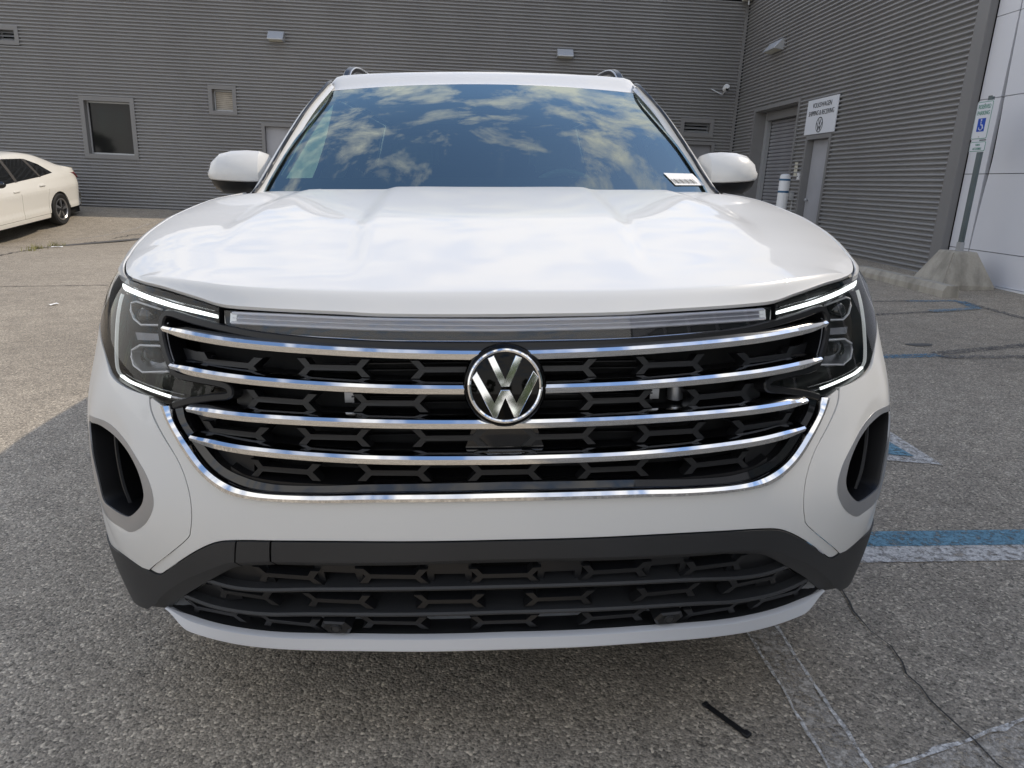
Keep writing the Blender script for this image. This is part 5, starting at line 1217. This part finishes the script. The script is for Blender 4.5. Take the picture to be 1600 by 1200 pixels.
for s in (-1, 1):
    def sp(name, lp, m, **k): return panel(name, sside(s), [[(y if s > 0 else -y, z) for y, z in lp]], m, sd, k.pop('step', .05), 1.0, k.pop('thick', .02), k.pop('off', None))
    af = arch(-1.34, .365, .30, 180, 0, 16); ar = arch(1.34, .365, .30, 180, 0, 16)
    sp('front_wing', [(-2.30, .742), (-2.30, .25)]+[(-1.70, .25)]+af[2:-2]+[(-.95, .25), (-.95, .742)], 'paint2')
    sp('front_door', [(-.942, .742), (-.942, .285), (.10, .285), (.10, .742)], 'paint2'); sp('rear_door', [(.108, .742), (.108, .285), (.92, .285), (.937, .45), (.957, .60), (1.012, .742)], 'paint2')
    sp('sill', [(-.95, .20), (.95, .20), (.95, .278), (-.95, .278)], 'paint2')
    sp('rear_quarter', [(1.02, .742), (.965, .60), (.945, .45), (.93, .285), (.972, .285)]+ar[:-1]+[(1.73, .30), (2.28, .30), (2.30, .742)], 'paint2')
    def gl(name, lp, m, off=.004):
        def F(A, B):
            y = A if s > 0 else -A
            b = np.interp(y, yy, bb); r = np.interp(y, yy, rr_); w = np.interp(y, yy, ww)*.93; q = np.interp(y, yy, qq)+.03
            t = np.clip((B-b)/np.maximum(r-.05-b, .05), -.2, 1.1); m_ = w+(q-w)*.5
            x = np.where(t < .55, w+(m_-w)*t/.55, m_+(q-m_)*(t-.55)/.45)
            return np.column_stack([s*(x+off), y, B])
        return panel(name, F, [[(y if s > 0 else -y, z) for y, z in lp]], m, sd, .05, 1.0, .01)
    gl('front_window', [(-.72, .925), (.08, .955), (.04, 1.345), (-.15, 1.305), (-.45, 1.16)], 'tint')
    gl('rear_window', [(.17, .958), (.86, .985), (.70, 1.325), (.13, 1.352)], 'tint'); gl('quarter_window', [(.93, .99), (1.36, 1.025), (1.10, 1.20), (.80, 1.312)], 'tint')
    gl('door_pillar', [(.085, .95), (.165, .953), (.125, 1.352), (.045, 1.345)], 'sedan_pillar', .006); gl('door_pillar', [(.865, .98), (.925, .985), (.795, 1.312), (.705, 1.325)], 'sedan_pillar', .006)
    for y, z in ((-.02, .795), (.82, .83)): box('handle', 'paint2', sd, *(sorted((s*.865, s*.905))), y-.09, y+.09, z-.012, z+.014, bevel=.008)
    bm = bmesh.new(); bmesh.ops.create_uvsphere(bm, u_segments=16, v_segments=10, radius=1); bmesh.ops.transform(bm, matrix=Matrix.Translation((s*.985, -.62, .985)) @ Matrix.Diagonal((.11, .075, .065, 1)), verts=bm.verts[:]); from_bm('mirror', bm, 'gloss_black', sd, True)
    tube('mirror_arm', 'black', sd, [(s*.93, -.60, .95), (s*.84, -.60, .90)], .02)
    bm = bmesh.new()
    q = [(s*.800, 1.98, .985), (s*.815, 2.16, .945), (s*.785, 2.30, .86), (s*.60, 2.365, .83), (s*.55, 2.365, .90), (s*.72, 2.27, .985)]
    q = [(x+s*.012, y+.008, z) for x, y, z in q]
    f = bm.faces.new([bm.verts.new(p) for p in q]); r_e = bmesh.ops.extrude_face_region(bm, geom=[f]); bmesh.ops.translate(bm, vec=(-s*.04, -.05, 0), verts=[g for g in r_e['geom'] if isinstance(g, bmesh.types.BMVert)])
    from_bm('tail_light', bm, 'red_lens', sd)
    wheel(sd, s*.80, -1.34, RWh, .205, s, .215); wheel(sd, s*.80, 1.34, RWh, .205, s, .215)
bm = bmesh.new()
q = [(-.80, 2.26), (-.72, 2.345), (-.4, 2.40), (.4, 2.40), (.72, 2.345), (.80, 2.26)]
lo = [bm.verts.new((x, y, .27)) for x, y in q]; mi_ = [bm.verts.new((x*1.02, y+.01, .50)) for x, y in q]; hi = [bm.verts.new((x, y-.005, .60)) for x, y in q]; tp_ = [bm.verts.new((x*.97, y-.03, .93)) for x, y in q]
for a, b in ((lo, mi_), (mi_, hi), (hi, tp_)):
    for k in range(5): bm.faces.new((a[k], a[k+1], b[k+1], b[k]))
from_bm('rear_bumper', bm, 'paint2', sd); box('diffuser', 'trim', sd, -.7, .7, 2.1, 2.30, .20, .275)
box('underbody', 'deep', sd, -.78, .78, -2.1, 2.2, .16, .30); box('cabin_core', 'deep', sd, -.70, .70, -.8, 1.5, .30, .95)
box('front_bumper', 'paint2', sd, -.66, .66, -2.37, -2.20, .25, .62, bevel=.05)

# ------------------------------------------------------------------ what stands behind the camera and shows in chrome and glass
def tree_mesh(seed, h, rx):
    rnd = random.Random(seed); bm = bmesh.new(); cl = []
    for k in range(34):
        a = rnd.uniform(0, 6.28); z = rnd.uniform(.28, 1.0); rr2 = rx*math.sqrt(max(.05, 1-((z-.60)/.46)**2))*rnd.uniform(.35, .95); cl.append((rr2*math.cos(a), rr2*math.sin(a), z*h, rnd.uniform(.16, .30)*rx))
    for cx_, cy_, cz_, cr_ in cl:
        for k in range(70):
            d = Vector((rnd.gauss(0, 1), rnd.gauss(0, 1), rnd.gauss(0, 1))).normalized()*cr_*rnd.uniform(.55, 1.15); c = Vector((cx_, cy_, cz_))+d
            t = Vector((rnd.gauss(0, 1), rnd.gauss(0, 1), rnd.gauss(0, 1))).normalized(); b = t.cross(d).normalized(); s = rnd.uniform(.12, .26)*rx*.55
            bm.faces.new([bm.verts.new(c+t*s), bm.verts.new(c+b*s*.6), bm.verts.new(c-t*s), bm.verts.new(c-b*s*.6)])
    me = bpy.data.meshes.new('crown'); bm.to_mesh(me); bm.free(); me.materials.append(MAT['leaf']); return me
TM = [tree_mesh(3, 8.5, 3.2), tree_mesh(5, 7.0, 2.7)]
for i, (x, y, k, sc) in enumerate(((-34, -34, 1, .62), (-52, -58, 0, 1.0), (-38, -62, 0, .9), (-27, -60, 1, 1.1), (-16, -66, 0, 1.0), (-6, -64, 1, 1.2), (4, -68, 0, .95), (16, -70, 0, 1.1), (-68, -40, 0, 1.1), (-62, -20, 1, 1.2))):
    t = empty('tree', (x, y, ground_z(x, y))); t.scale = (sc, sc, sc); t.rotation_euler = (0, 0, i*1.3)
    tag(t, 'broad leafy tree on the far edge of the lot, mirrored in chrome and glass' if i else 'small round tree beside the gabled house across the lot', 'tree', 'trees across the parking lot')
    link('crown', TM[k], None, t); lathe('trunk', 'bark', t, [(.28, -.2), (.2, 1.2), (.14, 3.2), (.06, 5.0)], 'z', 10)
hs = empty('gabled_house', (-41, -33, ground_z(-41, -33)), (0, 0, R(-30))); tag(hs, 'small pale house with a gabled roof across the lot, mirrored in the square window', 'house')
prism('wall', 'siding', hs, [(-3, 0), (3, 0), (3, 2.6), (0, 4.6), (-3, 2.6)], 'y', -3.5, 3.5)
for s in (-1, 1): prism('roof', 'shingle', hs, [(0, 4.62), (s*3.5, 2.30), (s*3.5, 2.45), (0, 4.80)], 'y', -3.9, 3.9)
prism('window', 'pane', hs, [(-.8, 1.0), (.8, 1.0), (.8, 2.6), (0, 3.2), (-.8, 2.6)], 'y', 3.501, 3.53)
ph = None
